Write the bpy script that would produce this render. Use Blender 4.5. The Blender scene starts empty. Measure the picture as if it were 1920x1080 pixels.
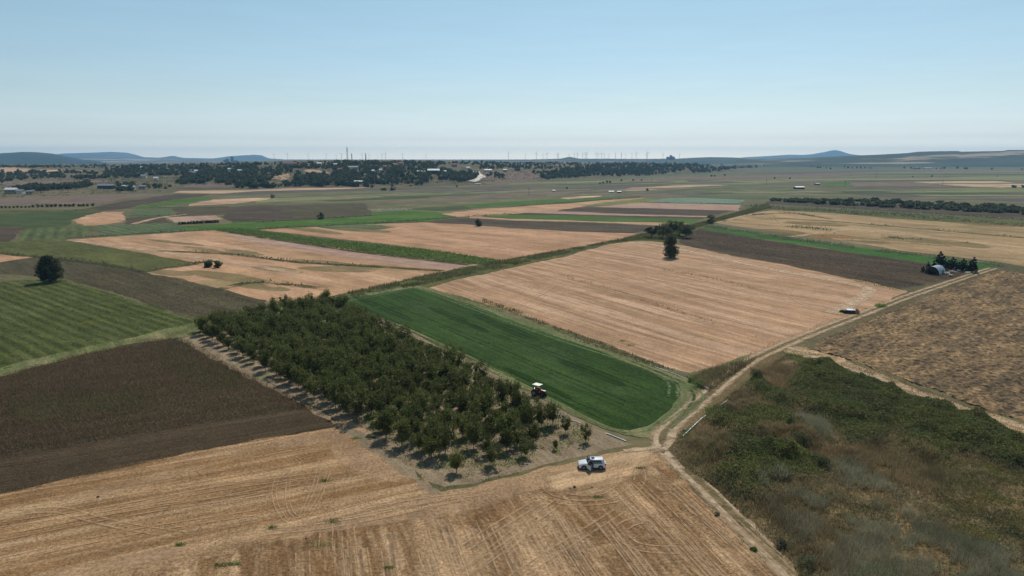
import bpy, bmesh, math, random
import numpy as np
from mathutils import Vector, Matrix

# ------------------------------------------------------------ camera, sky, sun
scene = bpy.context.scene
COL = scene.collection
CAM_H = 48.0
HORIZON = 295.0
F_PX = 1280.0
PITCH = math.atan((540 - HORIZON) / F_PX)
cam_data = bpy.data.cameras.new('camera')
cam = bpy.data.objects.new('camera', cam_data)
COL.objects.link(cam)
cam_data.sensor_width = 36.0
cam_data.lens = 36.0 * F_PX / 1920.0
cam_data.clip_start = 0.5
cam_data.clip_end = 60000.0
cam.location = (0, 0, CAM_H)
cam.rotation_euler = (math.pi / 2 - PITCH, 0, 0)
scene.camera = cam

SUN_EL = math.radians(50)
SUN_AZ = math.radians(14)            # clockwise from +Y (straight ahead)
SKYC = [(1.6, 1.6, 1.68, 1), (.89, .9, 1.04, 1), (.87, .84, .81, 1), (.93, .97, .78, 1)]
world = bpy.data.worlds.new("World")
scene.world = world
world.use_nodes = True
wn = world.node_tree
wn.nodes.clear()
w_out = wn.nodes.new('ShaderNodeOutputWorld')
w_bg = wn.nodes.new('ShaderNodeBackground')
sky = wn.nodes.new('ShaderNodeTexSky')
sky.sky_type = 'NISHITA'
sky.sun_disc = False
sky.sun_elevation = SUN_EL
sky.sun_rotation = SUN_AZ
sky.altitude = 100
sky.air_density = 1.0
sky.dust_density = 0.3
sky.ozone_density = 3.0
w_bg.inputs['Strength'].default_value = 0.12
w_mul = wn.nodes.new('ShaderNodeMix'); w_mul.data_type = 'RGBA'; w_mul.blend_type = 'MULTIPLY'
w_mul.inputs[0].default_value = 1.0
w_tc = wn.nodes.new('ShaderNodeTexCoord')
w_sep = wn.nodes.new('ShaderNodeSeparateXYZ')
wn.links.new(w_tc.outputs['Generated'], w_sep.inputs[0])
w_cr = wn.nodes.new('ShaderNodeValToRGB')           # colour of the dusty air by height above the horizon
w_mr = wn.nodes.new('ShaderNodeMapRange')
w_mr.inputs[1].default_value = 0.0; w_mr.inputs[2].default_value = 0.25
wn.links.new(w_sep.outputs[2], w_mr.inputs[0]); wn.links.new(w_mr.outputs[0], w_cr.inputs[0])
els = w_cr.color_ramp.elements
els[0].position = 0.0; els[0].color = SKYC[0]
els[1].position = 1.0; els[1].color = SKYC[3]
e_ = els.new(0.1); e_.color = SKYC[1]
e_ = els.new(0.3); e_.color = SKYC[2]
# two faint wisps and very weak streaks of thin cloud
w_map = wn.nodes.new('ShaderNodeMapping'); w_map.inputs['Scale'].default_value = (9, 9, 90)
w_ns = wn.nodes.new('ShaderNodeTexNoise'); w_ns.inputs['Scale'].default_value = 1.0; w_ns.inputs['Detail'].default_value = 5
wn.links.new(w_tc.outputs['Generated'], w_map.inputs[0]); wn.links.new(w_map.outputs[0], w_ns.inputs['Vector'])
w_st = wn.nodes.new('ShaderNodeMapRange'); w_st.inputs[1].default_value = 0.35; w_st.inputs[2].default_value = 0.75
w_st.inputs[3].default_value = 0.985; w_st.inputs[4].default_value = 1.02
wn.links.new(w_ns.outputs['Fac'], w_st.inputs[0])
w_m2 = wn.nodes.new('ShaderNodeVectorMath'); w_m2.operation = 'SCALE'
wn.links.new(w_cr.outputs['Color'], w_m2.inputs[0]); wn.links.new(w_st.outputs[0], w_m2.inputs['Scale'])
wn.links.new(w_m2.outputs[0], w_mul.inputs[7])
wn.links.new(sky.outputs[0], w_mul.inputs[6])
wn.links.new(w_mul.outputs[2], w_bg.inputs['Color'])
wn.links.new(w_bg.outputs[0], w_out.inputs['Surface'])

sun_data = bpy.data.lights.new('sun', 'SUN')
sun_data.energy = 3.6
sun_data.angle = math.radians(0.53)
sun_data.color = (1.0, 0.96, 0.885)
sun = bpy.data.objects.new('sun', sun_data)
COL.objects.link(sun)
sdir = Vector((math.sin(SUN_AZ) * math.cos(SUN_EL), math.cos(SUN_AZ) * math.cos(SUN_EL), math.sin(SUN_EL)))
sun.rotation_euler = sdir.to_track_quat('Z', 'Y').to_euler()
sun.location = (0, 0, 300)

vs = scene.view_settings
vs.view_transform = 'Standard'
vs.look = 'None'
vs.exposure = 0.0
vs.gamma = 1.0
scene.cycles.max_bounces = 5
scene.cycles.transparent_max_bounces = 12
scene.cycles.volume_bounces = 0

random.seed(7)
RNG = np.random.default_rng(11)

# ------------------------------------------------------------ geometry helpers
cp, sp = math.cos(PITCH), math.sin(PITCH)


def ray(u, v):
    x = (u - 960) / F_PX
    y = -(v - 540) / F_PX
    return x, cp + y * sp, -sp + y * cp


def P(u, v, h=0.0):
    dx, dy, dz = ray(u, v)
    t = (h - CAM_H) / dz
    return (dx * t, dy * t)


def to_px(x, y, z=0.0):
    """world -> survey coordinates (numpy ok)"""
    dz = z - CAM_H
    zc = y * cp - dz * sp
    yc = y * sp + dz * cp
    return 960 + F_PX * x / zc, 540 - F_PX * yc / zc


def hash2(ix, iy, seed):
    n = (ix.astype(np.int64) * 374761393 + iy.astype(np.int64) * 668265263 + seed * 1442695041) & 0xffffffff
    n = ((n ^ (n >> 13)) * 1274126177) & 0xffffffff
    n = n ^ (n >> 16)
    return (n & 0xffff) / 65535.0


def vnoise(x, y, seed=0):
    x = np.asarray(x, float); y = np.asarray(y, float)
    ix = np.floor(x); iy = np.floor(y)
    fx = x - ix; fy = y - iy
    fx = fx * fx * (3 - 2 * fx); fy = fy * fy * (3 - 2 * fy)
    a = hash2(ix, iy, seed); b = hash2(ix + 1, iy, seed)
    c = hash2(ix, iy + 1, seed); d = hash2(ix + 1, iy + 1, seed)
    return a + (b - a) * fx + (c - a) * fy + (a - b - c + d) * fx * fy


def fbm(x, y, seed=0, octv=4, gain=0.5):
    t = 0; amp = 1.0; s = 0
    x = np.asarray(x, float); y = np.asarray(y, float)
    for k in range(octv):
        t = t + amp * vnoise(x * 2 ** k + 17.3 * k, y * 2 ** k - 9.1 * k, seed + k)
        s += amp; amp *= gain
    return t / s


def smooth(a, b, x):
    t = np.clip((x - a) / (b - a), 0, 1)
    return t * t * (3 - 2 * t)


def in_poly(px, py, poly):
    n = len(poly)
    inside = np.zeros(px.shape, bool)
    j = n - 1
    for i in range(n):
        xi, yi = poly[i]; xj, yj = poly[j]
        if yi != yj:
            c = ((yi > py) != (yj > py)) & (px < (xj - xi) * (py - yi) / (yj - yi) + xi)
            inside ^= c
        j = i
    return inside


def mesh_np(name, V, Fc, k):
    """V (n,3), Fc (m,k) -> mesh"""
    me = bpy.data.meshes.new(name)
    V = np.ascontiguousarray(V, np.float32); Fc = np.ascontiguousarray(Fc, np.int32)
    me.vertices.add(len(V)); me.vertices.foreach_set('co', V.ravel())
    me.loops.add(Fc.size); me.loops.foreach_set('vertex_index', Fc.ravel())
    me.polygons.add(len(Fc))
    me.polygons.foreach_set('loop_start', np.arange(0, Fc.size, k, dtype=np.int32))
    me.polygons.foreach_set('loop_total', np.full(len(Fc), k, np.int32))
    me.update(calc_edges=True)
    return me


def link(name, me, mat=None, parent=None, loc=None):
    o = bpy.data.objects.new(name, me)
    COL.objects.link(o)
    if mat is not None and me is not None:
        me.materials.clear()
        me.materials.append(mat)
    if parent is not None:
        o.parent = parent
    if loc is not None:
        o.location = loc
    return o


def tag(o, label=None, cat=None, group=None, kind=None):
    if label: o['label'] = label
    if cat: o['category'] = cat
    if group: o['group'] = group
    if kind: o['kind'] = kind
    return o


def empty(name, loc, rz=0.0, sc=1.0):
    o = bpy.data.objects.new(name, None)
    COL.objects.link(o)
    o.location = loc
    o.rotation_euler = (0, 0, rz)
    o.scale = (sc, sc, sc) if not isinstance(sc, tuple) else sc
    o.empty_display_size = 0.5
    return o


def dup(root, loc, rz=0.0, sc=1.0, label=None):
    r = root.copy(); COL.objects.link(r)
    r.location = loc; r.rotation_euler = (0, 0, rz)
    r.scale = (sc, sc, sc) if not isinstance(sc, tuple) else sc
    if label: r['label'] = label
    for ch in list(root.children):
        c = ch.copy(); COL.objects.link(c); c.parent = r
        for g in list(ch.children):
            d = g.copy(); COL.objects.link(d); d.parent = c
    return r


def lin(c):
    return tuple(((x / 255) / 12.92 if x / 255 <= 0.04045 else ((x / 255 + 0.055) / 1.055) ** 2.4) for x in c)


ALB = 1.0


def L(c, k=1.0):
    r = lin(c)
    return (min(r[0] * k * ALB, 0.9), min(r[1] * k * ALB, 0.9), min(r[2] * k * ALB, 0.9), 1)


# ------------------------------------------------------------ materials
class NT:
    def __init__(s, name):
        s.m = bpy.data.materials.new(name); s.m.use_nodes = True
        s.t = s.m.node_tree; s.t.nodes.clear()
        s.out = s.t.nodes.new('ShaderNodeOutputMaterial')

    def n(s, typ, **kw):
        nd = s.t.nodes.new(typ)
        for k, v in kw.items():
            if k.startswith('i_'):
                nd.inputs[k[2:].replace('_', ' ')].default_value = v
            else:
                setattr(nd, k, v)
        return nd

    def l(s, a, b):
        s.t.links.new(a, b)

    def math(s, op, a, b=None, c=None, clamp=False):
        nd = s.t.nodes.new('ShaderNodeMath'); nd.operation = op; nd.use_clamp = clamp
        for i, x in enumerate((a, b, c)):
            if x is None: continue
            if hasattr(x, 'is_linked'): s.l(x, nd.inputs[i])
            else: nd.inputs[i].default_value = x
        return nd.outputs[0]

    def mix(s, f, a, b):
        nd = s.t.nodes.new('ShaderNodeMix'); nd.data_type = 'RGBA'
        for sock, x in ((nd.inputs[0], f), (nd.inputs[6], a), (nd.inputs[7], b)):
            if hasattr(x, 'is_linked'): s.l(x, sock)
            else: sock.default_value = x
        return nd.outputs[2]

    def ramp(s, f, lo, hi):
        nd = s.t.nodes.new('ShaderNodeMapRange'); nd.interpolation_type = 'SMOOTHSTEP'
        s.l(f, nd.inputs[0]); nd.inputs[1].default_value = lo; nd.inputs[2].default_value = hi
        return nd.outputs[0]

    def noise(s, vec, scale, detail=3, rough=0.55):
        nd = s.t.nodes.new('ShaderNodeTexNoise')
        nd.inputs['Scale'].default_value = scale; nd.inputs['Detail'].default_value = detail
        nd.inputs['Roughness'].default_value = rough
        if vec is not None: s.l(vec, nd.inputs['Vector'])
        return nd.outputs['Fac']

    def mapping(s, vec, rotz=0.0, scale=(1, 1, 1), loc=(0, 0, 0)):
        r = s.t.nodes.new('ShaderNodeMapping'); r.inputs['Rotation'].default_value = (0, 0, rotz)
        s.l(vec, r.inputs['Vector'])
        r2 = s.t.nodes.new('ShaderNodeMapping'); r2.inputs['Scale'].default_value = scale
        r2.inputs['Location'].default_value = loc
        s.l(r.outputs[0], r2.inputs['Vector'])
        return r2.outputs[0]


def plain(name, col, rough=0.6, metal=0.0, spec=0.5, vary=0.08):
    """paint, metal, rubber: one colour with slight dirt"""
    t = NT(name)
    tc = t.n('ShaderNodeTexCoord')
    f = t.noise(tc.outputs['Object'], 2.5, 4)
    c = t.mix(t.ramp(f, 0.3, 0.7), (*[x * (1 - vary) for x in col[:3]], 1), (*[min(1, x * (1 + vary)) for x in col[:3]], 1))
    b = t.n('ShaderNodeBsdfPrincipled', i_Roughness=rough, i_Metallic=metal)
    b.inputs['Specular IOR Level'].default_value = spec
    t.l(c, b.inputs['Base Color']); t.l(b.outputs[0], t.out.inputs[0])
    return t.m


def field_mat(name, a, b, c, rot=0.0, streak=0.5, across=0.5, along=0.02, patch=0.02, grain=1.2, grain_amt=0.35,
              bump=0.3, rows=None, row_amt=0.5, spot=None, spot_amt=0.5, spot_scale=0.04, patch_amt=1.0, soft=False):
    """soil/crop surface. a,b: patch colours; c: streak colour; rows: spacing in m of sown rows"""
    t = NT(name)
    tc = t.n('ShaderNodeTexCoord')
    o = tc.outputs['Object']
    # slight waviness so that rows are not ruler straight
    wv = t.n('ShaderNodeTexNoise', i_Scale=0.015); wv.inputs['Detail'].default_value = 2
    t.l(o, wv.inputs['Vector'])
    vm = t.n('ShaderNodeVectorMath', operation='MULTIPLY_ADD')
    t.l(wv.outputs['Color'], vm.inputs[0]); vm.inputs[1].default_value = (5, 5, 0); t.l(o, vm.inputs[2])
    w = vm.outputs[0]
    f1 = t.noise(o, patch, 5, 0.6)
    col = t.mix(t.math('MULTIPLY', t.ramp(f1, 0.35, 0.65), patch_amt), a, b)
    m1 = t.mapping(w, rot, (along, across, 1))
    f2 = t.noise(m1, 1.0, 4, 0.65)
    f2b = t.noise(t.mapping(w, rot, (along * 0.5, across * 0.22, 1), (7, 3, 0)), 1.0, 3, 0.6)
    s2 = t.math('MULTIPLY', t.math('ADD', t.ramp(f2, 0.44, 0.64), t.ramp(f2b, 0.45, 0.65)), streak, clamp=True)
    col = t.mix(s2, col, c)
    # darker runs along the rows and mottling a few metres wide
    f5 = t.noise(t.mapping(w, rot, (along * 1.3, across * 0.45, 1), (31, 11, 0)), 1.0, 5, 0.7)
    f6 = t.noise(o, min(0.5, max(0.05, grain * 0.12)), 5, 0.7)
    vv = t.math('MULTIPLY', t.math('SUBTRACT', 1.12, t.math('MULTIPLY', t.ramp(f5, 0.38, 0.66), 0.3)), t.math('ADD', 0.9, t.math('MULTIPLY', t.ramp(f6, 0.36, 0.64), 0.2)))
    hz_ = t.n('ShaderNodeHueSaturation'); t.l(vv, hz_.inputs['Value']); t.l(col, hz_.inputs['Color'])
    col = hz_.outputs[0]
    if spot is not None:
        f4 = t.noise(o, spot_scale, 5, 0.65)
        col = t.mix(t.math('MULTIPLY', t.ramp(f4, 0.55, 0.7), spot_amt), col, spot)
    if rows:
        wa = t.n('ShaderNodeTexWave', wave_type='BANDS', bands_direction='Y')
        wa.inputs['Scale'].default_value = 0.314159 / rows * 1.0
        wa.inputs['Distortion'].default_value = 0.6
        wa.inputs['Detail'].default_value = 2
        t.l(t.mapping(o, rot), wa.inputs['Vector'])
        dk = t.mix(1.0, col, col)
        hs = t.n('ShaderNodeHueSaturation'); hs.inputs['Value'].default_value = 0.5
        t.l(col, hs.inputs['Color'])
        nb = t.noise(o, 0.5, 3)
        fr = t.math('MULTIPLY', t.math('MULTIPLY', wa.outputs['Fac'], t.ramp(nb, 0.2, 0.7)), row_amt)
        col = t.mix(fr, col, hs.outputs[0])
    g = t.noise(o, grain, 6, 0.75)
    hv = t.n('ShaderNodeHueSaturation')
    t.l(col, hv.inputs['Color'])
    mr = t.n('ShaderNodeMapRange'); t.l(g, mr.inputs[0])
    mr.inputs[1].default_value = 0.38; mr.inputs[2].default_value = 0.62
    mr.inputs[3].default_value = 1 - grain_amt; mr.inputs[4].default_value = 1 + grain_amt
    t.l(mr.outputs[0], hv.inputs['Value'])
    bs = t.n('ShaderNodeBsdfPrincipled', i_Roughness=0.95)
    bs.inputs['Specular IOR Level'].default_value = 0.08
    t.l(hv.outputs[0], bs.inputs['Base Color'])
    if soft:
        fa = t.n('ShaderNodeAttribute', attribute_name='fade')
        nz = t.math('MULTIPLY', t.math('SUBTRACT', t.noise(t.mapping(w, rot, (along * 2, across * .4, 1)), 1.0, 5, 0.7), 0.5), 4.0)
        nz2 = t.math('MULTIPLY', t.math('SUBTRACT', t.noise(o, 0.05, 5, 0.65), 0.5), 2.5)
        t.l(t.math('MULTIPLY', t.ramp(t.math('MULTIPLY', fa.outputs['Fac'], t.math('ADD', 1.0, t.math('ADD', nz, nz2))), 0.2, 0.95), soft), bs.inputs['Alpha'])
    bp = t.n('ShaderNodeBump', i_Strength=bump, i_Distance=0.25)
    t.l(g, bp.inputs['Height']); t.l(bp.outputs[0], bs.inputs['Normal'])
    t.l(bs.outputs[0], t.out.inputs[0])
    return t.m


def leaf_mat(name, a, b, c=None, trans=0.35, rough=0.65, clump=0.35, spec=0.25):
    t = NT(name)
    geo = t.n('ShaderNodeNewGeometry'); oi = t.n('ShaderNodeObjectInfo')
    col = t.mix(geo.outputs['Random Per Island'], a, b)
    if c is not None:
        tc = t.n('ShaderNodeTexCoord')
        f = t.noise(tc.outputs['Object'], clump, 3)
        col = t.mix(t.ramp(f, 0.42, 0.68), col, c)
    hs = t.n('ShaderNodeHueSaturation')
    mr = t.n('ShaderNodeMapRange'); t.l(oi.outputs['Random'], mr.inputs[0])
    mr.inputs[3].default_value = 0.75; mr.inputs[4].default_value = 1.3
    t.l(mr.outputs[0], hs.inputs['Value']); t.l(col, hs.inputs['Color'])
    bs = t.n('ShaderNodeBsdfPrincipled', i_Roughness=rough)
    bs.inputs['Specular IOR Level'].default_value = spec
    t.l(hs.outputs[0], bs.inputs['Base Color'])
    tr = t.n('ShaderNodeBsdfTranslucent'); t.l(hs.outputs[0], tr.inputs[0])
    mx = t.n('ShaderNodeMixShader'); mx.inputs[0].default_value = trans
    t.l(bs.outputs[0], mx.inputs[1]); t.l(tr.outputs[0], mx.inputs[2])
    t.l(mx.outputs[0], t.out.inputs[0])
    return t.m


def track_mat(name, col, strength=0.6, scale=0.6, soft=0.5):
    """worn wheel marks: fades out towards both sides and breaks up"""
    t = NT(name)
    at = t.n('ShaderNodeAttribute', attribute_name='across')
    tc = t.n('ShaderNodeTexCoord')
    x = t.math('ABSOLUTE', at.outputs['Fac'])
    edge = t.math('SUBTRACT', 1.0, t.ramp(x, 1 - soft, 1.0))
    f = t.ramp(t.noise(tc.outputs['Object'], scale, 5, 0.7), 0.3, 0.62)
    al = t.math('MULTIPLY', t.math('MULTIPLY', edge, f), strength)
    g = t.noise(tc.outputs['Object'], 3.0, 4, 0.7)
    c = t.mix(t.ramp(g, 0.3, 0.7), (*[q * 0.8 for q in col[:3]], 1), (*[q * 1.1 for q in col[:3]], 1))
    bs = t.n('ShaderNodeBsdfPrincipled', i_Roughness=0.95); bs.inputs['Specular IOR Level'].default_value = 0.05
    t.l(c, bs.inputs['Base Color']); t.l(al, bs.inputs['Alpha'])
    t.l(bs.outputs[0], t.out.inputs[0])
    return t.m


# ------------------------------------------------------------ ground and fields
LAID = []          # outlines already laid and their level
TOP = [0]


def level_for(pts):
    """lowest 4 mm level that clears every earlier sheet this one overlaps"""
    a = np.array(pts)
    lv = 1
    for q, l in LAID:
        if l < lv: continue
        b = np.array(q)
        if a[:, 0].max() < b[:, 0].min() or b[:, 0].max() < a[:, 0].min() or a[:, 1].max() < b[:, 1].min() or b[:, 1].max() < a[:, 1].min():
            continue
        if in_poly(a[:, 0], a[:, 1], q).any() or in_poly(b[:, 0], b[:, 1], pts).any():
            lv = l + 1
    LAID.append((pts, lv))
    TOP[0] = max(TOP[0], lv)
    return 0.004 * lv


def next_z():
    TOP[0] += 0.4
    return 0.004 * TOP[0]


def densify(pts, k=0.012, jit=1.0, seed=0):
    out = []
    n = len(pts)
    for i in range(n):
        a = Vector(pts[i]); b = Vector(pts[(i + 1) % n])
        d = (b - a).length
        step = max(1.0, 0.5 * (a.length + b.length) * k)
        m = max(1, int(d / step))
        nn = Vector((-(b - a).y, (b - a).x)).normalized() if d > 0 else Vector((0, 0))
        for j in range(m):
            p = a.lerp(b, j / m)
            r = float(fbm(p.x * 0.25, p.y * 0.25, seed, 3)) - 0.5
            r2 = float(vnoise(p.x * 0.03, p.y * 0.03, seed + 5)) - 0.5
            amp = jit * (0.9 + 0.004 * p.length)
            p = p + nn * (r * 1.6 * amp + r2 * 1.5 * amp)
            out.append((p.x, p.y))
    return out


def sheet(name, poly_px, mat, jit=1.0, z=None, label=None, world_pts=None):
    pts = world_pts or [P(*q) for q in poly_px]
    pts = densify(pts, jit=jit, seed=len(name) + len(LAID))
    z = level_for(pts) if z is None else z
    bm = bmesh.new()
    vs_ = [bm.verts.new((x, y, z)) for x, y in pts]
    es = [bm.edges.new((vs_[i], vs_[(i + 1) % len(vs_)])) for i in range(len(vs_))]
    bmesh.ops.triangle_fill(bm, edges=es, use_beauty=True, use_dissolve=False, normal=(0, 0, 1))
    for f in bm.faces:
        if f.normal.z < 0: f.normal_flip()
    me = bpy.data.meshes.new(name); bm.to_mesh(me); bm.free()
    o = link(name, me, mat)
    tag(o, label, kind='structure')
    return o


def soft_sheet(name, poly_px, mat, margin=0.35, cells=46):
    """patch that thins out towards its margin"""
    pts = [P(*q) for q in poly_px]
    z = level_for(densify(pts, jit=0.5))
    A_ = np.array(pts); lo = A_.min(0); hi = A_.max(0)
    st = max((hi - lo).max() / cells, 0.6)
    gx = np.arange(lo[0], hi[0] + st, st); gy = np.arange(lo[1], hi[1] + st, st)
    X, Y = np.meshgrid(gx, gy)
    ins = in_poly(X.ravel(), Y.ravel(), pts).reshape(X.shape)
    D = np.full(X.shape, 1e9)
    for i in range(len(pts)):
        p, q = A_[i], A_[(i + 1) % len(pts)]; d = q - p; L2 = max((d ** 2).sum(), 1e-9)
        t = np.clip(((X - p[0]) * d[0] + (Y - p[1]) * d[1]) / L2, 0, 1)
        D = np.minimum(D, np.hypot(X - p[0] - t * d[0], Y - p[1] - t * d[1]))
    D = np.where(ins, D, 0)
    m = D.max() * margin if margin < 1 else margin
    fade = np.clip(D / max(m, 1e-6), 0, 1)
    idx = np.arange(X.size).reshape(X.shape)
    q = ins[:-1, :-1] | ins[1:, :-1] | ins[:-1, 1:] | ins[1:, 1:]
    F = np.stack([idx[:-1, :-1][q], idx[:-1, 1:][q], idx[1:, 1:][q], idx[1:, :-1][q]], 1)
    us_, inv = np.unique(F, return_inverse=True)
    V = np.stack([X.ravel(), Y.ravel(), np.full(X.size, z)], 1)[us_]
    me = mesh_np(name, V, inv.reshape(F.shape), 4)
    me.attributes.new('fade', 'FLOAT', 'POINT').data.foreach_set('value', fade.ravel()[us_].astype(np.float32))
    return tag(link(name, me, mat), kind='structure')


def catmull(pts, per=8):
    pts = [Vector((*p, 0)) if len(p) == 2 else Vector(p) for p in pts]
    if len(pts) < 3:
        return [pts[0].lerp(pts[-1], i / 12) for i in range(13)]
    P_ = [pts[0] * 2 - pts[1]] + pts + [pts[-1] * 2 - pts[-2]]
    out = []
    for i in range(1, len(P_) - 2):
        a, b, c, d = P_[i - 1:i + 3]
        for j in range(per):
            s = j / per
            out.append(0.5 * ((2 * b) + (c - a) * s + (2 * a - 5 * b + 4 * c - d) * s * s + (3 * b - a - 3 * c + d) * s ** 3))
    out.append(P_[-2])
    return out


def ribbon_geo(pts, width, z, offset=0.0, per=8, wvar=0.0, zf=None):
    c = catmull(pts, per)
    V, A = [], []
    for i, p in enumerate(c):
        d = (c[min(i + 1, len(c) - 1)] - c[max(i - 1, 0)])
        d.z = 0
        d.normalize()
        n = Vector((-d.y, d.x, 0))
        w = width * (1 + wvar * (float(vnoise(p.x * 0.15, p.y * 0.15, 3)) - 0.5) * 2)
        for s in (-1, -0.4, 0.4, 1):
            q = p + n * (offset + s * w / 2)
            V.append((q.x, q.y, (zf(q.x, q.y) if zf else 0) + z)); A.append(s)
    Fc = []
    for i in range(len(c) - 1):
        for k in range(3):
            a = i * 4 + k
            Fc.append((a, a + 4, a + 5, a + 1)[::-1] if False else (a, a + 1, a + 5, a + 4))
    return V, Fc, A


def ribbons(name, lines, mat, width, offsets=(0.0,), kind='structure', px=True, wvar=0.2, z=None, zf=None, label=None, per=8):
    V, Fc, A = [], [], []
    base = next_z() if z is None else z
    for li, ln in enumerate(lines):
        pts = [P(*q) for q in ln] if px else ln
        for oi_, off in enumerate(offsets):
            v, f, a = ribbon_geo(pts, width, base, off, wvar=wvar, zf=zf, per=per)
            n0 = len(V)
            V += v; A += a; Fc += [tuple(i + n0 for i in q) for q in f]
    me = mesh_np(name, np.array(V), np.array(Fc), 4)
    at = me.attributes.new('across', 'FLOAT', 'POINT')
    at.data.foreach_set('value', np.array(A, np.float32))
    o = link(name, me, mat)
    tag(o, label, kind=kind)
    return o


def direction(a, b):
    pa, pb = P(*a), P(*b)
    return -math.atan2(pb[1] - pa[1], pb[0] - pa[0])


# ---- materials of the land
M = {}
DIR_W5 = direction((960, 540), (1300, 640))
DIR_W2 = direction((600, 440), (940, 485))
DIR_W6A = direction((0, 1060), (560, 940))
DIR_W6B = direction((1240, 910), (1440, 1080))
DIR_G5 = direction((800, 545), (1240, 700))
DIR_V2 = direction((0, 575), (200, 660))
DIR_W4 = direction((1440, 400), (1920, 440))
DIR_FAR = direction((960, 405), (1300, 412))
DIR_D6 = direction((0, 860), (560, 770))
DIR_P1 = direction((1560, 625), (1850, 510))
DIR_RD = direction((1260, 790), (1420, 680))


def tanmat(name, rot, a=(170, 133, 104), b=(184, 146, 117), c=(200, 164, 134), spot=(148, 108, 76), **kw):
    d = dict(streak=0.5, across=0.5, along=0.015, patch=0.012, grain=1.4, grain_amt=0.16, bump=0.25, spot_amt=0.55, spot_scale=0.02)
    d.update(kw)
    return field_mat(name, L(a), L(b), L(c), rot, spot=L(spot), **d)


M['ground'] = field_mat('dry_grass_land', L((96, 90, 62)), L((112, 100, 72)), L((84, 82, 56)), DIR_FAR, streak=0.5, across=0.02, along=0.003,
                        patch=0.006, grain=0.35, grain_amt=0.25, spot=L((84, 80, 62)), spot_amt=0.7, spot_scale=0.005, bump=0.1)
M['w5'] = tanmat('stubble_center', DIR_W5, rows=2.4, row_amt=.2, a=(152, 118, 88), b=(170, 132, 100), c=(190, 154, 124), spot=(136, 98, 64), streak=0.65, across=0.5, grain_amt=0.2, spot_scale=0.012, patch=0.02)
M['w2'] = tanmat('stubble_middle', DIR_W2, rows=6.0, row_amt=.16, a=(160, 122, 90), b=(172, 132, 100), c=(190, 150, 118), streak=0.4, across=0.16, grain=0.6, spot_amt=0.3, spot_scale=0.008)
M['w1'] = tanmat('stubble_left', DIR_W2, rows=5.0, row_amt=.16, a=(158, 124, 90), b=(176, 134, 102), c=(190, 152, 120), spot=(122, 116, 74), spot_amt=0.7, spot_scale=0.014, grain=0.6, across=0.2)
M['w1b'] = field_mat('harrowed_strip', L((152, 122, 104)), L((162, 130, 112)), L((170, 140, 120)), DIR_W2, grain=0.7, grain_amt=0.15, across=0.4)
M['w4'] = tanmat('stubble_right', DIR_W4, a=(138, 116, 82), b=(154, 126, 88), c=(172, 142, 106), spot=(112, 106, 68), spot_amt=0.7, spot_scale=0.01, across=0.12, grain=0.5, grain_amt=0.2)
M['w6a'] = tanmat('stubble_near', DIR_W6A, rows=1.3, row_amt=.22, a=(132, 99, 65), b=(148, 113, 76), c=(182, 148, 112), spot=(116, 80, 44), streak=0.7, across=0.5,
                  along=0.02, grain=2.2, grain_amt=0.36, spot_scale=0.05, spot_amt=0.6, bump=0.8)
M['w6b'] = tanmat('stubble_rows_near', DIR_W6B, rows=1.3, row_amt=.25, a=(128, 96, 64), b=(144, 110, 74), c=(182, 148, 112), spot=(112, 76, 38), streak=0.7, across=0.55,
                  along=0.04, grain=2.2, grain_amt=0.42, spot_scale=0.08, spot_amt=0.7, bump=0.9, soft=1.0)
M['edge'] = tanmat('dry_field_edge', DIR_P1, a=(140, 116, 86), b=(160, 132, 98), c=(182, 154, 120), spot=(108, 96, 62), grain=1.2, grain_amt=0.35, patch=0.1, spot_amt=.8, spot_scale=.2)
M['trample_soft'] = tanmat('trampled_straw_margin', DIR_W6A, a=(182, 148, 112), b=(196, 162, 124), c=(208, 176, 138), spot=(166, 130, 92), grain=2.5, grain_amt=0.25, patch=0.08, soft=1.0, streak=.3)
M['w6b_soft'] = None
M['trample'] = tanmat('trampled_straw', DIR_W6A, a=(176, 142, 108), b=(190, 156, 118), c=(200, 168, 132), spot=(160, 122, 84), grain=2.5, grain_amt=0.2, patch=0.08)
M['alfalfa'] = field_mat('green_alfalfa', L((42, 64, 20)), L((52, 74, 26)), L((62, 84, 36)), DIR_G5, streak=0.4, across=0.3, along=0.02, patch=0.02,
                         grain=1.4, grain_amt=0.4, bump=0.7, spot=L((70, 88, 46)), spot_amt=0.4, spot_scale=0.05, rows=3.4, row_amt=0.4)
M['bright'] = field_mat('bright_green_crop', L((62, 90, 28)), L((72, 98, 34)), L((80, 102, 44)), DIR_FAR, streak=0.3, grain=0.4, grain_amt=0.2, across=0.1)
M['green4'] = field_mat('green_strip', L((46, 84, 24)), L((56, 92, 32)), L((64, 98, 40)), DIR_W4, streak=0.35, grain=0.5, grain_amt=0.2, across=0.2)
M['dull'] = field_mat('dull_green_crop', L((72, 76, 36)), L((84, 84, 42)), L((96, 94, 54)), DIR_W2, streak=0.4, grain=0.6, grain_amt=0.35, spot=L((98, 92, 58)), across=0.3)
M['darkgreen'] = field_mat('dark_green_crop', L((58, 70, 36)), L((66, 76, 40)), L((78, 86, 50)), DIR_FAR, streak=0.4, grain=0.4, grain_amt=0.2)
M['vine'] = field_mat('vine_rows_far', L((84, 92, 54)), L((92, 98, 58)), L((104, 106, 68)), direction((60, 446), (70, 428)), streak=0.2, grain=0.4,
                      rows=6.5, row_amt=1.0)
M['vine2'] = field_mat('vine_rows_slanted', L((84, 96, 62)), L((92, 102, 66)), L((100, 108, 74)), direction((320, 438), (250, 424)), streak=0.2, grain=0.4,
                       rows=6.0, row_amt=1.0)
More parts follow.
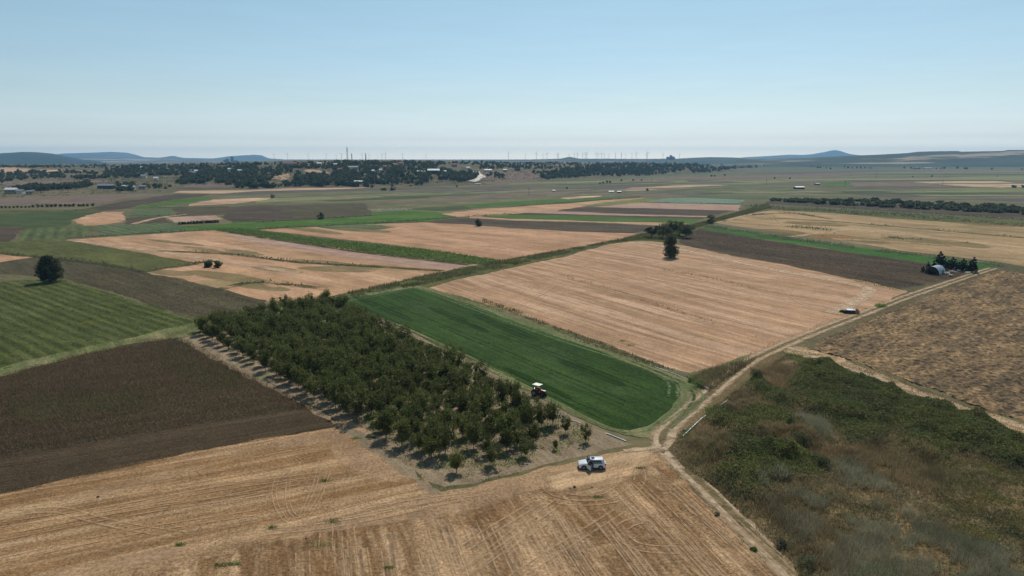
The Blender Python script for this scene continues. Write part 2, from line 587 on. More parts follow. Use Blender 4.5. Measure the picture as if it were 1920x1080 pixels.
M['vine_near'] = field_mat('bean_rows', L((66, 74, 32)), L((78, 84, 40)), L((100, 102, 60)), DIR_V2, streak=0.4, across=0.7, along=0.05, grain=1.3,
                           grain_amt=0.5, rows=3.4, row_amt=1.0, bump=0.8, spot=L((104, 106, 44)), spot_amt=0.5, spot_scale=0.1)
M['dark'] = field_mat('dark_brown_crop', L((66, 56, 44)), L((76, 64, 50)), L((90, 76, 58)), DIR_FAR, streak=0.45, across=0.15, grain=0.5, grain_amt=0.35,
                      spot=L((82, 74, 50)), spot_amt=0.6, spot_scale=0.015)
M['d5'] = field_mat('dark_sunflower_land', L((62, 50, 38)), L((72, 58, 44)), L((90, 74, 54)), DIR_W4, streak=0.45, across=0.25, grain=0.8, grain_amt=0.4,
                    spot=L((86, 76, 48)), spot_amt=0.6, spot_scale=0.015)
M['olivedark'] = field_mat('olive_dark_crop', L((70, 62, 44)), L((78, 70, 48)), L((90, 82, 58)), DIR_W2, streak=0.4, grain=0.7, grain_amt=0.35,
                           spot=L((74, 62, 50)), spot_amt=0.8, spot_scale=0.012)
M['d6'] = field_mat('sunflower_soil', L((62, 54, 40)), L((72, 62, 46)), L((84, 72, 54)), DIR_D6, streak=0.4, across=0.6, grain=1.6, grain_amt=0.45, bump=0.9,
                    spot=L((64, 64, 40)), spot_amt=0.9, spot_scale=0.015)
M['d6low'] = field_mat('ploughed_dark_soil', L((66, 53, 38)), L((74, 60, 44)), L((86, 72, 54)), DIR_D6, streak=0.5, across=1.0, grain=2.0, grain_amt=0.35, bump=0.9)
M['teal'] = field_mat('cabbage_crop', L((98, 116, 96)), L((108, 124, 102)), L((120, 134, 112)), DIR_FAR, streak=0.4, grain=0.3, grain_amt=0.25)
M['yellow'] = field_mat('yellowing_crop', L((108, 110, 62)), L((118, 118, 66)), L((100, 106, 66)), DIR_W4, grain=0.3, grain_amt=0.15)
M['palegreen'] = field_mat('pale_green_crop', L((120, 120, 80)), L((128, 126, 84)), L((112, 112, 78)), DIR_FAR, grain=0.2, grain_amt=0.1)
M['brownfar'] = field_mat('brown_field_far', L((112, 94, 80)), L((122, 102, 86)), L((104, 88, 74)), DIR_FAR, grain=0.25, grain_amt=0.15, across=0.05)
M['darkfar'] = field_mat('dark_field_far', L((82, 74, 68)), L((90, 80, 72)), L((98, 88, 76)), DIR_FAR, grain=0.25, grain_amt=0.15, across=0.05)
M['tanfar'] = tanmat('tan_field_far', DIR_FAR, a=(160, 130, 104), b=(172, 140, 112), grain=0.25, grain_amt=0.1, across=0.05, spot_amt=0.3)
M['olivefar'] = field_mat('olive_field_far', L((94, 93, 62)), L((104, 100, 68)), L((112, 108, 76)), DIR_FAR, grain=0.25, grain_amt=0.15, across=0.04)
M['greenfar'] = field_mat('green_field_far', L((80, 88, 56)), L((88, 94, 60)), L((98, 102, 70)), DIR_FAR, grain=0.25, grain_amt=0.15, across=0.04)
M['orchsoil'] = field_mat('orchard_soil', L((124, 108, 86)), L((138, 118, 94)), L((154, 134, 108)), DIR_G5, streak=0.35, across=1.2, along=0.1, grain=2.2,
                          grain_amt=0.25, bump=0.5, spot=L((84, 100, 58)), spot_amt=0.55, spot_scale=0.12)
M['verge'] = field_mat('weedy_verge', L((100, 104, 66)), L((92, 100, 58)), L((128, 118, 84)), DIR_G5, streak=0.5, grain=1.2, grain_amt=0.35, bump=0.6,
                       spot=L((140, 118, 88)), spot_amt=0.6, spot_scale=0.12)
M['thicketsoil'] = field_mat('thicket_litter', L((88, 80, 52)), L((110, 92, 62)), L((136, 112, 80)), DIR_RD, streak=0.4, grain=2.0, grain_amt=0.5, bump=0.9,
                             patch=0.08, spot=L((58, 62, 34)), spot_amt=0.8, spot_scale=0.07)
M['plough'] = field_mat('ploughed_clods', L((110, 90, 66)), L((88, 74, 56)), L((146, 118, 84)), DIR_P1, streak=0.6, across=0.6, along=0.1, patch=0.04,
                        grain=0.8, grain_amt=0.75, bump=1.0, spot=L((48, 46, 40)), spot_amt=0.95, spot_scale=0.45)
M['dirtroad'] = field_mat('dirt_road', L((160, 138, 110)), L((172, 148, 118)), L((184, 160, 130)), DIR_RD, grain=1.6, grain_amt=0.2, bump=0.4,
                          spot=L((122, 112, 78)), spot_amt=0.3, spot_scale=0.3)

# ---- ground sheet
GX, GY = 15900.0, 15900.0
gm = bpy.data.meshes.new('ground')
gm.from_pydata([(-GX, -600, 0), (GX, -600, 0), (GX, GY, 0), (-GX, GY, 0)], [], [(0, 1, 2, 3)])
tag(link('ground', gm, M['ground']), kind='structure')

# ---- far strips of the plain
S = sheet
far = [
    ('tan_field', [(340, 358), (480, 356), (560, 352), (665, 351), (700, 352), (620, 355), (480, 361), (400, 363), (330, 361)], 'tanfar'),
    ('dark_field', [(400, 364), (480, 358.5), (690, 353.5), (960, 350), (960, 352), (700, 357), (560, 361), (480, 364), (410, 366)], 'darkfar'),
    ('crop_field', [(390, 370), (560, 362), (960, 352.5), (1100, 348), (1180, 346), (1100, 351), (960, 357), (700, 363), (520, 370), (420, 374)], 'olivefar'),
    ('crop_field', [(500, 372), (760, 363), (960, 357.5), (1150, 351), (1160, 353), (960, 361), (760, 368), (560, 376), (480, 380)], 'palegreen'),
    ('crop_field', [(500, 379), (760, 369), (960, 362), (1130, 355), (1140, 358), (960, 366), (800, 373), (600, 381)], 'olivefar'),
    ('dark_field', [(700, 378), (780, 374), (870, 371), (960, 368), (960, 369.5), (860, 373.5), (760, 379)], 'brownfar'),
    ('dark_field', [(830, 362), (930, 356), (990, 353), (960, 357), (900, 360), (850, 364)], 'darkfar'),
    ('crop_field', [(700, 386), (860, 377), (1000, 371), (1100, 366), (1150, 367), (1040, 373), (900, 382), (760, 390)], 'olivefar'),
    ('crop_field', [(760, 392), (900, 384), (1040, 376), (1060, 378), (940, 386), (830, 396)], 'darkgreen'),
    ('crop_field', [(1000, 355), (1060, 350), (1160, 345), (1260, 344), (1160, 349), (1060, 356)], 'greenfar'),
    ('dark_field', [(1050, 352), (1150, 347.5), (1240, 347), (1280, 349), (1180, 353), (1090, 355)], 'darkfar'),
    ('tan_field', [(1100, 362), (1190, 352), (1260, 348), (1380, 346), (1330, 349), (1260, 354), (1190, 359)], 'tanfar'),
    ('crop_field', [(1210, 355), (1300, 350), (1390, 346), (1440, 347), (1380, 352), (1290, 356)], 'greenfar'),
    ('crop_field', [(1060, 341), (1180, 338), (1290, 339), (1300, 342), (1200, 345), (1080, 347)], 'palegreen'),
    ('dark_field', [(1290, 338), (1370, 338), (1385, 344), (1330, 345), (1290, 342)], 'darkfar'),
    ('crop_field', [(1330, 339), (1440, 336.5), (1920, 330), (2300, 326), (2300, 335), (1920, 338), (1600, 340), (1440, 342.5), (1400, 342)], 'palegreen'),
    ('crop_field', [(960, 334), (1100, 331), (1260, 328), (1400, 325), (1400, 327), (1200, 333), (1000, 338)], 'greenfar'),
    ('tan_field', [(1100, 338), (1250, 332), (1440, 329), (1640, 322), (1640, 325), (1440, 332), (1280, 336)], 'brownfar'),
    ('crop_field', [(1440, 332), (1700, 324), (1920, 322), (2300, 320), (2300, 326), (1920, 329), (1700, 331), (1440, 335)], 'olivefar'),
    ('dark_field', [(1440, 324), (1640, 319), (1700, 319), (1640, 322), (1440, 327)], 'darkfar'),
    ('dark_field', [(1700, 318), (1920, 317), (2300, 316), (2300, 319), (1920, 321), (1740, 320)], 'brownfar'),
    ('crop_field', [(1400, 316), (1700, 311), (1920, 311), (2300, 310), (2300, 314), (1920, 315), (1700, 316), (1440, 321)], 'greenfar'),
    ('tan_field', [(1710, 341), (1780, 339.5), (1870, 339), (1925, 345), (1925, 351), (1840, 351), (1790, 348)], 'tanfar'),
    ('tan_field', [(1590, 342), (1700, 341), (1780, 349), (1760, 352), (1650, 352), (1590, 349)], 'brownfar'),
    ('green_field', [(1530, 343), (1590, 341), (1600, 350), (1565, 351)], 'bright'),
    ('yellow_field', [(1680, 356), (1800, 352.5), (1920, 350.5), (1950, 352), (1920, 358), (1820, 362), (1680, 358)], 'yellow'),
    ('dark_field', [(1600, 352), (1700, 351), (1900, 350), (1680, 355), (1560, 356)], 'darkfar'),
    ('dark_field', [(1560, 362), (1700, 364), (1920, 366), (2300, 368), (2300, 385), (1920, 379), (1780, 374), (1640, 368)], 'darkfar'),
    ('crop_field', [(1320, 354), (1440, 357), (1560, 361), (1600, 364), (1480, 366), (1300, 364), (1260, 360)], 'olivefar'),
    ('dark_field', [(1180, 358), (1340, 359), (1330, 363), (1240, 364), (1150, 362)], 'darkfar'),
    ('crop_field', [(1300, 366), (1440, 367), (1640, 372), (1600, 378), (1440, 374), (1280, 370)], 'greenfar'),
    ('dark_field', [(1440, 377), (1560, 380), (1700, 387), (1920, 397), (2300, 415), (2300, 425), (1920, 411), (1780, 402), (1620, 392), (1440, 382)], 'dark'),
    ('grass_band', [(1400, 384), (1560, 391), (1700, 400), (1920, 411), (2300, 428), (2300, 450), (1920, 424), (1700, 411), (1540, 400), (1400, 392)], 'dull'),
    # left far
    ('brown_field', [(-400, 375), (0, 371), (120, 367), (330, 362), (230, 372), (190, 382), (0, 385), (-400, 392)], 'brownfar'),
    ('dark_field', [(140, 395), (200, 382), (330, 364), (400, 364), (385, 368), (330, 374), (240, 390), (190, 396)], 'dark'),
    ('green_field', [(248, 391), (330, 374), (400, 368.5), (392, 374), (330, 383), (275, 391)], 'bright'),
    ('tan_field', [(350, 383), (400, 374), (515, 370), (500, 375), (440, 382), (350, 386)], 'tanfar'),
    ('crop_field', [(-400, 405), (0, 395), (180, 392), (185, 396), (0, 402), (-400, 412)], 'dull'),
    ('crop_field', [(-400, 412), (0, 402), (100, 398), (195, 396), (140, 412), (120, 425), (50, 432), (0, 430), (-400, 440)], 'darkgreen'),
    ('tan_field', [(138, 413), (160, 403), (192, 397), (237, 397), (228, 416), (200, 421), (160, 424)], 'w1'),
    ('crop_field', [(240, 406), (250, 393), (322, 391), (328, 405)], 'vine2'),
    ('dark_field', [(325, 391), (420, 387), (428, 400), (330, 405)], 'olivedark'),
    ('dark_field', [(236, 408), (310, 406), (325, 418), (232, 421)], 'dark'),
    ('tan_field', [(308, 408), (400, 404), (420, 411), (340, 418), (325, 417)], 'w1b'),
    ('dark_field', [(-400, 440), (0, 424), (46, 425), (30, 440), (18, 452), (0, 456), (-400, 475)], 'dark'),
    ('vineyard', [(45, 432), (60, 428), (120, 425), (170, 423), (172, 445), (120, 448), (28, 452)], 'vine'),
    ('vineyard', [(171, 424), (230, 421), (330, 418), (345, 427), (405, 431), (330, 437), (190, 444)], 'vine2'),
    ('brown_field', [(420, 389), (480, 385), (560, 384), (684, 381), (698, 397), (692, 404), (600, 411), (480, 417), (440, 417), (424, 409)], 'olivedark'),
    ('brown_field', [(420, 390), (482, 386), (520, 394), (556, 404), (540, 413), (480, 417), (440, 417), (424, 410)], 'dark'),
    ('green_field', [(345, 431), (343, 424), (430, 420), (440, 417), (600, 411), (699, 405), (697, 398), (740, 395), (770, 394), (810, 397), (862, 406), (800, 415), (700, 420), (600, 424), (480, 430), (400, 432)], 'bright'),
    # middle strips
    ('tan_field', [(826, 401), (900, 392), (960, 388), (1060, 382), (1150, 374), (1220, 370), (1190, 374), (1100, 386), (1045, 396), (960, 402), (915, 405), (865, 407)], 'w1'),
    ('green_field', [(870, 386), (960, 378), (1060, 373), (1180, 367), (1150, 371), (1060, 379), (960, 386), (880, 390)], 'bright'),
    ('tan_field', [(1050, 372), (1090, 368), (1150, 366), (1100, 371), (1060, 374)], 'tanfar'),
    ('crop_field', [(1085, 386), (1150, 378), (1210, 372), (1240, 373), (1200, 380), (1140, 385)], 'yellow'),
    ('cabbage_field', [(1208, 379), (1240, 372), (1300, 370.5), (1395, 375), (1392, 382), (1300, 381)], 'teal'),
    ('brown_field', [(1135, 386), (1200, 380), (1300, 382), (1392, 384), (1385, 395), (1240, 392), (1100, 389)], 'w1b'),
    ('dark_field', [(1042, 394), (1100, 388), (1240, 391), (1378, 395), (1340, 405), (1200, 402), (1080, 398)], 'dark'),
    ('tan_strip', [(1000, 396), (1050, 396), (1200, 402), (1335, 405.5), (1328, 407.5), (1160, 404), (960, 399)], 'w1b'),
    ('dark_field', [(945, 402), (985, 399), (1160, 404), (1325, 408), (1316, 411), (1140, 408), (960, 403)], 'dark'),
    ('green_field', [(905, 405), (960, 402.5), (1140, 407), (1312, 411.5), (1290, 419), (1120, 415), (960, 410)], 'bright'),
    ('tan_strip', [(880, 406.5), (960, 410), (1120, 415), (1286, 419), (1272, 424), (1120, 417.5), (960, 413), (880, 409)], 'w2'),
    ('dark_field', [(798, 417), (850, 410), (880, 409), (960, 413), (1120, 418), (1262, 425), (1186, 438), (1080, 434), (960, 428), (880, 421)], 'dark'),
    ('stubble_field', [(480, 431), (560, 427), (740, 419), (795, 417), (880, 421), (960, 428), (1080, 434), (1202, 438), (1160, 449), (1080, 464), (960, 486), (935, 489), (860, 477), (800, 468), (640, 448)], 'w2'),
    ('crop_field', [(590, 425), (640, 422), (700, 421), (748, 426), (700, 433), (655, 434)], 'greenfar'),
    ('stubble_field', [(122, 450), (260, 440), (400, 432), (480, 444), (640, 466), (830, 492), (900, 497), (850, 506), (790, 518), (720, 536), (620, 556), (540, 566), (490, 566), (430, 552), (340, 530), (265, 511), (360, 493), (280, 476)], 'w1'),
    ('harrowed_strip', [(408, 433), (480, 445), (600, 460), (700, 476), (830, 492), (905, 497), (850, 506), (760, 498), (640, 481), (560, 470), (470, 455)], 'w1b'),
    ('crop_field', [(-400, 470), (0, 454), (100, 448), (122, 450), (220, 466), (362, 492), (330, 499), (270, 508), (200, 497), (100, 484), (0, 476), (-400, 500)], 'dull'),
    ('tan_field', [(-400, 505), (0, 476), (62, 482), (30, 490), (0, 494), (-400, 530)], 'w2'),
    ('dark_field', [(-400, 530), (0, 493), (62, 483), (110, 482), (200, 495), (262, 510), (340, 526), (430, 547), (492, 564), (500, 574), (440, 592), (385, 600), (345, 592), (260, 566), (180, 540), (120, 523), (30, 515), (0, 514), (-400, 560)], 'olivedark'),
    ('bean_field', [(-400, 575), (0, 528), (60, 523), (120, 524), (200, 547), (280, 572), (350, 592), (385, 600), (300, 622), (200, 647), (100, 668), (0, 692), (-400, 790)], 'vine_near'),
    # right
    ('stubble_field', [(1342, 418), (1390, 404), (1440, 393), (1560, 400), (1700, 412), (1920, 426), (2300, 460), (2300, 560), (1960, 504), (1850, 488), (1700, 471), (1560, 447), (1480, 437), (1400, 427)], 'w4'),
    ('green_field', [(1288, 424), (1330, 424), (1440, 441), (1600, 462), (1750, 482), (1880, 498), (1850, 507), (1740, 494), (1600, 474), (1440, 450), (1300, 428)], 'green4'),
    ('dark_field', [(1268, 452), (1285, 437), (1305, 428), (1440, 450), (1600, 474), (1740, 494), (1800, 505), (1835, 508), (1780, 525), (1740, 533), (1690, 541), (1620, 527), (1560, 514), (1440, 489), (1340, 472), (1280, 462)], 'd5'),
]
for nm, poly, mk in far:
    S(nm, poly, M[mk])

def pmat(name, c1, c2, rot, a=0.8, **kw):
    d = dict(grain=0.9, grain_amt=0.3, streak=0.3, across=0.3, along=0.03, patch=0.03, soft=a); d.update(kw)
    return field_mat(name, L(c1), L(c2), L(c2), rot, **d)


def oval(u, v, a, b, k=0.0, n=14):
    return [(u + a * math.cos(i * 2 * math.pi / n), v + b * math.sin(i * 2 * math.pi / n) + k * a * math.cos(i * 2 * math.pi / n)) for i in range(n)]


M['pgreen'] = pmat('weedy_green_patch', (122, 114, 74), (134, 120, 82), DIR_W2, 0.6)
M['polive'] = pmat('olive_weed_patch', (126, 112, 72), (138, 118, 78), DIR_W5, 0.6)
M['porange'] = pmat('orange_stubble_patch', (158, 108, 62), (168, 118, 70), DIR_W5, 0.6)
M['ppale'] = pmat('pale_stubble_patch', (180, 146, 112), (190, 156, 122), DIR_W5, 0.5, grain=1.8, grain_amt=0.4)
M['pdark'] = pmat('dark_green_patch', (66, 66, 42), (74, 74, 46), DIR_D6, 0.7)
for u, v, a, b, k in [(455, 473, 45, 5, .12), (395, 470, 60, 4, .14), (640, 505, 90, 7, .02), (610, 493, 70, 5, .08), (700, 500, 60, 4, .05), (320, 512, 50, 6, .05), (430, 520, 90, 9, .12), (490, 538, 60, 7, .1), (520, 505, 60, 6, .1), (330, 455, 60, 3, .1),
                      (590, 433, 60, 4, .1), (680, 432, 60, 4, .05)]:
    soft_sheet('weedy_patch', oval(u, v, a, b, k), M['pgreen'])
for u, v, a, b, k in [(970, 540, 60, 12, -.25), (940, 560, 40, 8, -.1), (1480, 436, 60, 5, .1), (1600, 448, 80, 6, .1), (1530, 420, 70, 4, .05), (1760, 455, 120, 8, .08), (1860, 420, 80, 6, .05), (1300, 670, 50, 8, .1)]:
    soft_sheet('weedy_patch', oval(u, v, a, b, k), M['polive'])
for u, v, a, b, k in [(1040, 530, 30, 8, .0), (1180, 480, 70, 7, .1), (1330, 620, 90, 10, .25), (1130, 600, 110, 8, .28), (1450, 520, 100, 7, .2), (1560, 444, 50, 3, .0), (1200, 650, 70, 8, .3)]:
    soft_sheet('stubble_patch', oval(u, v, a, b, k), M['porange'])
for u, v, a, b, k in [(1060, 545, 90, 12, .2), (1240, 590, 130, 12, .25), (1480, 590, 80, 10, .1), (1400, 640, 70, 10, .1), (940, 545, 60, 8, .0), (1110, 500, 80, 6, .15), (300, 460, 90, 4, .12), (760, 505, 60, 4, .0), (1230, 505, 90, 6, .15)]:
    soft_sheet('stubble_patch', oval(u, v, a, b, k), M['ppale'])
rs = random.Random(12)
for i in range(60):
    if i < 34:
        u = rs.uniform(700, 1420); v = rs.uniform(340, 372); a = rs.uniform(60, 180); sl = rs.uniform(-.03, -.012)
        if v > 366 and u > 1050: continue
    else:
        u = rs.uniform(1440, 1900); v = rs.uniform(309, 372); a = rs.uniform(70, 220); sl = rs.uniform(-.006, .012)
    h = .5 + (v - 300) * .025
    mk = rs.choice(['olivefar', 'greenfar', 'darkfar', 'brownfar', 'palegreen', 'olivefar', 'darkgreen', 'dull'])
    S('distant_field', [(u - a, v - sl * a), (u + a * .8, v + sl * a * .8 - h), (u + a, v + sl * a), (u - a * .8, v - sl * a * .8 + h)], M[mk], jit=.5)

S('orchard_ground', [(335, 632), (420, 600), (590, 560), (640, 568), (760, 620), (960, 716), (1090, 785), (1150, 812), (1200, 835), (1160, 845), (1090, 858), (1000, 882), (890, 910), (826, 918), (795, 905), (715, 830), (640, 795), (600, 765), (480, 706), (400, 668)], M['orchsoil'])
S('stubble_field', [(795, 540), (860, 522), (960, 500), (1060, 481), (1140, 458), (1205, 451), (1255, 456), (1340, 473), (1440, 491), (1560, 516), (1625, 529), (1690, 543), (1705, 546), (1640, 584), (1570, 612), (1500, 640), (1420, 668), (1400, 690), (1290, 700), (1240, 684), (1100, 630), (960, 582), (860, 556)], M['w5'])
S('stubble_field', [(-500, 1060), (0, 912), (150, 882), (350, 838), (500, 811), (625, 786), (660, 792), (720, 832), (770, 880), (800, 906), (826, 920), (890, 911), (1000, 884), (1090, 860), (1190, 838), (1245, 838), (1270, 880), (1330, 945), (1420, 1030), (1500, 1110), (1700, 1400), (-700, 1400)], M['w6a'])
soft_sheet('stubble_rows', [(-500, 1260), (0, 1105), (300, 1045), (560, 990), (700, 962), (830, 938), (1000, 905), (1110, 895), (1240, 850), (1290, 915), (1380, 1000), (1500, 1115), (1700, 1400), (-700, 1400)], M['w6b'], margin=5.0, cells=110)
S('sunflower_ground', [(-600, 880), (-100, 730), (0, 706), (160, 662), (250, 645), (330, 632), (352, 640), (480, 710), (600, 772), (632, 795), (500, 820), (350, 848), (150, 893), (0, 924), (-400, 1040)], M['d6'])
for u, v, a, b, k in [(700, 868, 90, 34, .3), (600, 822, 110, 14, -.15), (960, 915, 130, 16, -.18), (860, 950, 120, 16, -.2), (250, 905, 160, 9, -.22), (640, 985, 150, 12, -.12), (200, 1060, 200, 14, -.2)]:
    soft_sheet('pale_straw_patch', oval(u, v, a, b, k), M['ppale'])
soft_sheet('green_patch', oval(380, 700, 90, 30, .2), M['pdark'])
soft_sheet('green_patch', oval(150, 760, 160, 40, -.1), M['pdark'])
S('bare_soil', [(-500, 1000), (0, 858), (207, 826), (385, 796), (560, 769), (610, 778), (632, 795), (500, 819), (350, 847), (150, 892), (0, 923), (-400, 1038)], M['d6low'], jit=0.7)
S('verge_strip', [(-400, 800), (0, 690), (100, 666), (200, 645), (345, 608), (480, 575), (620, 556), (650, 562), (500, 590), (400, 618), (350, 632), (250, 644), (160, 662), (0, 706), (-400, 850)], M['verge'])
S('verge_strip', [(620, 556), (800, 517), (940, 488), (1110, 459), (1200, 440), (1290, 424), (1340, 410), (1400, 392), (1440, 380), (1450, 392), (1390, 405), (1345, 418), (1285, 437), (1268, 456), (1205, 452), (1140, 458), (1060, 480), (960, 502), (860, 524), (795, 541), (700, 560), (640, 570)], M['dull'])
S('alfalfa_field', [(600, 565), (700, 550), (775, 536), (800, 541), (880, 562), (960, 590), (1100, 640), (1240, 692), (1310, 722), (1322, 738), (1300, 762), (1260, 800), (1215, 822), (1170, 815), (1090, 785), (960, 716), (760, 620), (640, 570)], M['verge'])
S('alfalfa_crop', [(612, 566), (700, 553), (772, 540), (800, 546), (880, 570), (960, 600), (1100, 650), (1200, 690), (1262, 718), (1275, 740), (1255, 770), (1215, 800), (1180, 808), (1150, 803), (1090, 776), (960, 706), (760, 614), (650, 572)], M['alfalfa'], jit=0.3)
S('thicket_ground', [(1236, 838), (1270, 800), (1340, 745), (1420, 688), (1470, 655), (1500, 660), (1620, 706), (1760, 758), (1930, 812), (2300, 930), (2400, 1400), (1750, 1400), (1500, 1085), (1420, 1010), (1330, 925), (1262, 860)], M['thicketsoil'])
S('verge_strip', [(1250, 800), (1300, 752), (1420, 672), (1400, 662), (1340, 688), (1290, 700), (1310, 722), (1318, 735), (1295, 765)], M['verge'])
S('field_edge', [(1465, 654), (1500, 652), (1570, 672), (1660, 704), (1780, 749), (1930, 801), (2300, 918), (2300, 945), (1930, 816), (1760, 761), (1620, 710), (1500, 666)], M['edge'], jit=1.6)
soft_sheet('trampled_ground', [(1000, 890), (1040, 872), (1100, 858), (1190, 836), (1245, 836), (1240, 860), (1215, 895), (1180, 925), (1120, 945), (1060, 944), (1010, 925)], M['trample_soft'], 0.5)
S('tan_strip', [(345, 634), (400, 668), (480, 708), (560, 748), (640, 795), (720, 835), (800, 912), (826, 922), (815, 928), (760, 885), (700, 838), (632, 798), (540, 744), (470, 708), (400, 672), (330, 637)], M['orchsoil'], jit=1.2)

# ------------------------------------------------------------ village ridge (raised terrain)
KX = 1302.0
RB_U = np.array([-700, 0, 100, 200, 340, 480, 650, 800, 900, 960, 1100, 1200, 1300, 1362, 1400])
RB_V = np.array([372, 368, 363, 360, 356, 352, 350, 348.5, 345, 340, 332.5, 328.5, 325, 321.5, 320])
RB_H = np.array([20, 20, 20, 21, 25, 30, 37, 35, 31, 28, 25, 23, 21, 12, 0.0])
RB_W = np.array([900, 850, 760, 650, 520, 400, 350, 350, 330, 330, 230, 200, 200, 180, 180.0])


def ridge_h(x, y):
    x = np.asarray(x, float); y = np.asarray(y, float)
    u = 960 + KX * x / np.maximum(y, 1)
    vb = np.interp(u, RB_U, RB_V)
    B = CAM_H * F_PX / (vb - HORIZON) * 1.0
    H = np.interp(u, RB_U, RB_H)
    W = np.interp(u, RB_U, RB_W)
    s = np.clip((y - B) / W, 0, 1)
    n = fbm(x / 130.0, y / 130.0, 31, 4) - 0.5
    h = H * (s ** 0.85) * (1 + 0.5 * n * (1 - s * 0.5))
    h += smooth(0, 0.3, s) * n * 5
    h *= 1 - smooth(2700, 3300, y)
    return np.where(u > 1400, 0, h)


def RZ(x, y):
    return max(0.0, float(ridge_h(np.array([x]), np.array([y]))[0]))


def PT(u, v, zmin=0.0):
    """where a view ray meets the ridge (or the plain)"""
    dx, dy, dz = ray(u, v)
    y0, y1 = 600.0, 2900.0
    ts = np.arange(y0, y1, 6.0)
    t = ts / dy
    X = dx * t; Z = CAM_H + dz * t
    hh = np.maximum(ridge_h(X, ts), 0)
    hit = np.nonzero(hh >= Z)[0]
    if len(hit) == 0:
        x, y = P(u, v) if v > HORIZON + 1 else (dx * t[-1], ts[-1])
        return x, y, 0.0
    i = hit[0]
    return float(X[i]), float(ts[i]), float(hh[i])


us = np.arange(-640, 1404, 5.0)
nr = 150
rows_ = []
for k in range(nr):
    s = k / (nr - 1)
    rows_.append(s)
B = CAM_H * F_PX / (np.interp(us, RB_U, RB_V) - HORIZON)
V = []
for s in rows_:
    y = B - 25 + (s ** 1.7) * (3400 - B)
    x = (us - 960) / KX * y
    h = ridge_h(x, y)
    h = np.where(h <= 0.05, -0.8, h)
    V.append(np.stack([x, y, h], 1))
V = np.concatenate(V)
nu = len(us)
Fi = [(j * nu + i, j * nu + i + 1, (j + 1) * nu + i + 1, (j + 1) * nu + i) for j in range(nr - 1) for i in range(nu - 1)]
me = mesh_np('hillside', V, np.array(Fi), 4)
for p_ in me.polygons: p_.use_smooth = True
M['hillside'] = field_mat('hillside_dry_grass', L((100, 90, 66)), L((82, 80, 58)), L((122, 106, 78)), 0.3, streak=0.35, across=0.03, along=0.01, patch=0.006,
                          grain=0.12, grain_amt=0.25, spot=L((78, 78, 58)), spot_amt=0.9, spot_scale=0.012, bump=0.2)
tag(link('hillside', me, M['hillside']), kind='structure')


# ------------------------------------------------------------ distant hills
def far_ridge(name, prof, D, depth, mat, base_v=None, seed=1, rough=0.25, label=None, foot=1.2):
    """prof: (u, v) of crest as surveyed at distance D"""
    us_ = np.arange(prof[0][0], prof[-1][0], 4.0)
    cv = np.interp(us_, [p[0] for p in prof], [p[1] for p in prof])
    Hc = CAM_H - (cv - HORIZON) * D / F_PX
    ny = 26
    V = []
    for k in range(ny):
        s = k / (ny - 1)
        y = D - depth * foot + (depth * foot + depth) * s
        x = (us_ - 960) / KX * y
        e = (y - D) / np.where(y < D, depth * foot, depth)
        prof_h = np.clip(1 - np.abs(e) ** 1.3, 0, 1)
        n = fbm(x / (depth * 0.25), np.full_like(x, y) / (depth * 0.25), seed, 5) - 0.5
        h = Hc * prof_h * (1 + rough * n * (1 if k != 0 else 0) * np.minimum(1, np.abs(e) * 2.5 + 0.12))
        if k == 0 or k == ny - 1: h = np.full_like(h, -0.7)
        V.append(np.stack([x, np.full_like(x, y), h], 1))
    V = np.concatenate(V); m = len(us_)
    Fi = [(j * m + i, j * m + i + 1, (j + 1) * m + i + 1, (j + 1) * m + i) for j in range(ny - 1) for i in range(m - 1)]
    me = mesh_np(name, V, np.array(Fi), 4)
    for p_ in me.polygons: p_.use_smooth = True
    return tag(link(name, me, mat), label, kind='structure')


def hill_mat(name, a, b, c, s1=0.0012, s2=0.003, lo=0.55, hi=0.62, tanamt=0.9):
    t = NT(name)
    tc = t.n('ShaderNodeTexCoord'); o = tc.outputs['Object']
    m = t.mapping(o, 0.0, (0.35, 1, 1))
    col = t.mix(t.ramp(t.noise(m, s1 * 4, 5), 0.4, 0.6), a, b)
    col = t.mix(t.math('MULTIPLY', t.ramp(t.noise(m, s2, 5, 0.6), lo, hi), tanamt), col, c)
    bs = t.n('ShaderNodeBsdfPrincipled', i_Roughness=0.95); bs.inputs['Specular IOR Level'].default_value = 0.05
    t.l(col, bs.inputs['Base Color']); t.l(bs.outputs[0], t.out.inputs[0])
    return t.m


M['woodhill'] = hill_mat('scrub_hill', L((62, 66, 50)), L((74, 78, 56)), L((170, 146, 120)), tanamt=0.85)
M['darkhill'] = hill_mat('wooded_hill', L((50, 58, 46)), L((60, 66, 50)), L((110, 104, 84)), lo=0.62, hi=0.7)
M['quarryhill'] = hill_mat('quarried_hill', L((84, 84, 68)), L((100, 94, 76)), L((196, 176, 156)), lo=0.54, hi=0.6)
M['bluehill'] = hill_mat('far_mountain', L((70, 74, 62)), L((82, 84, 68)), L((110, 108, 90)))
far_ridge('hills', [(440, 302), (480, 302), (560, 301.5), (700, 301.5), (800, 301), (860, 300), (900, 299.5), (960, 299.5), (1000, 298.7), (1050, 297.5), (1060, 295.5), (1068, 294), (1076, 295.5), (1086, 297.5), (1200, 297.6), (1270, 297.2), (1290, 296), (1330, 294.5), (1370, 295), (1400, 296.5), (1440, 298), (1500, 298.5), (1560, 299.3)],
          6500, 1300, M['woodhill'], seed=5)
far_ridge('hills', [(1380, 299.5), (1440, 298), (1500, 296), (1560, 293.5), (1600, 291.5), (1640, 290), (1700, 287), (1720, 284.5), (1760, 283.5), (1795, 283.5), (1800, 285), (1830, 284), (1880, 283), (1885, 281.5), (1920, 281.5), (2000, 283), (2200, 282), (2400, 290)],
          4600, 900, M['woodhill'], seed=9)
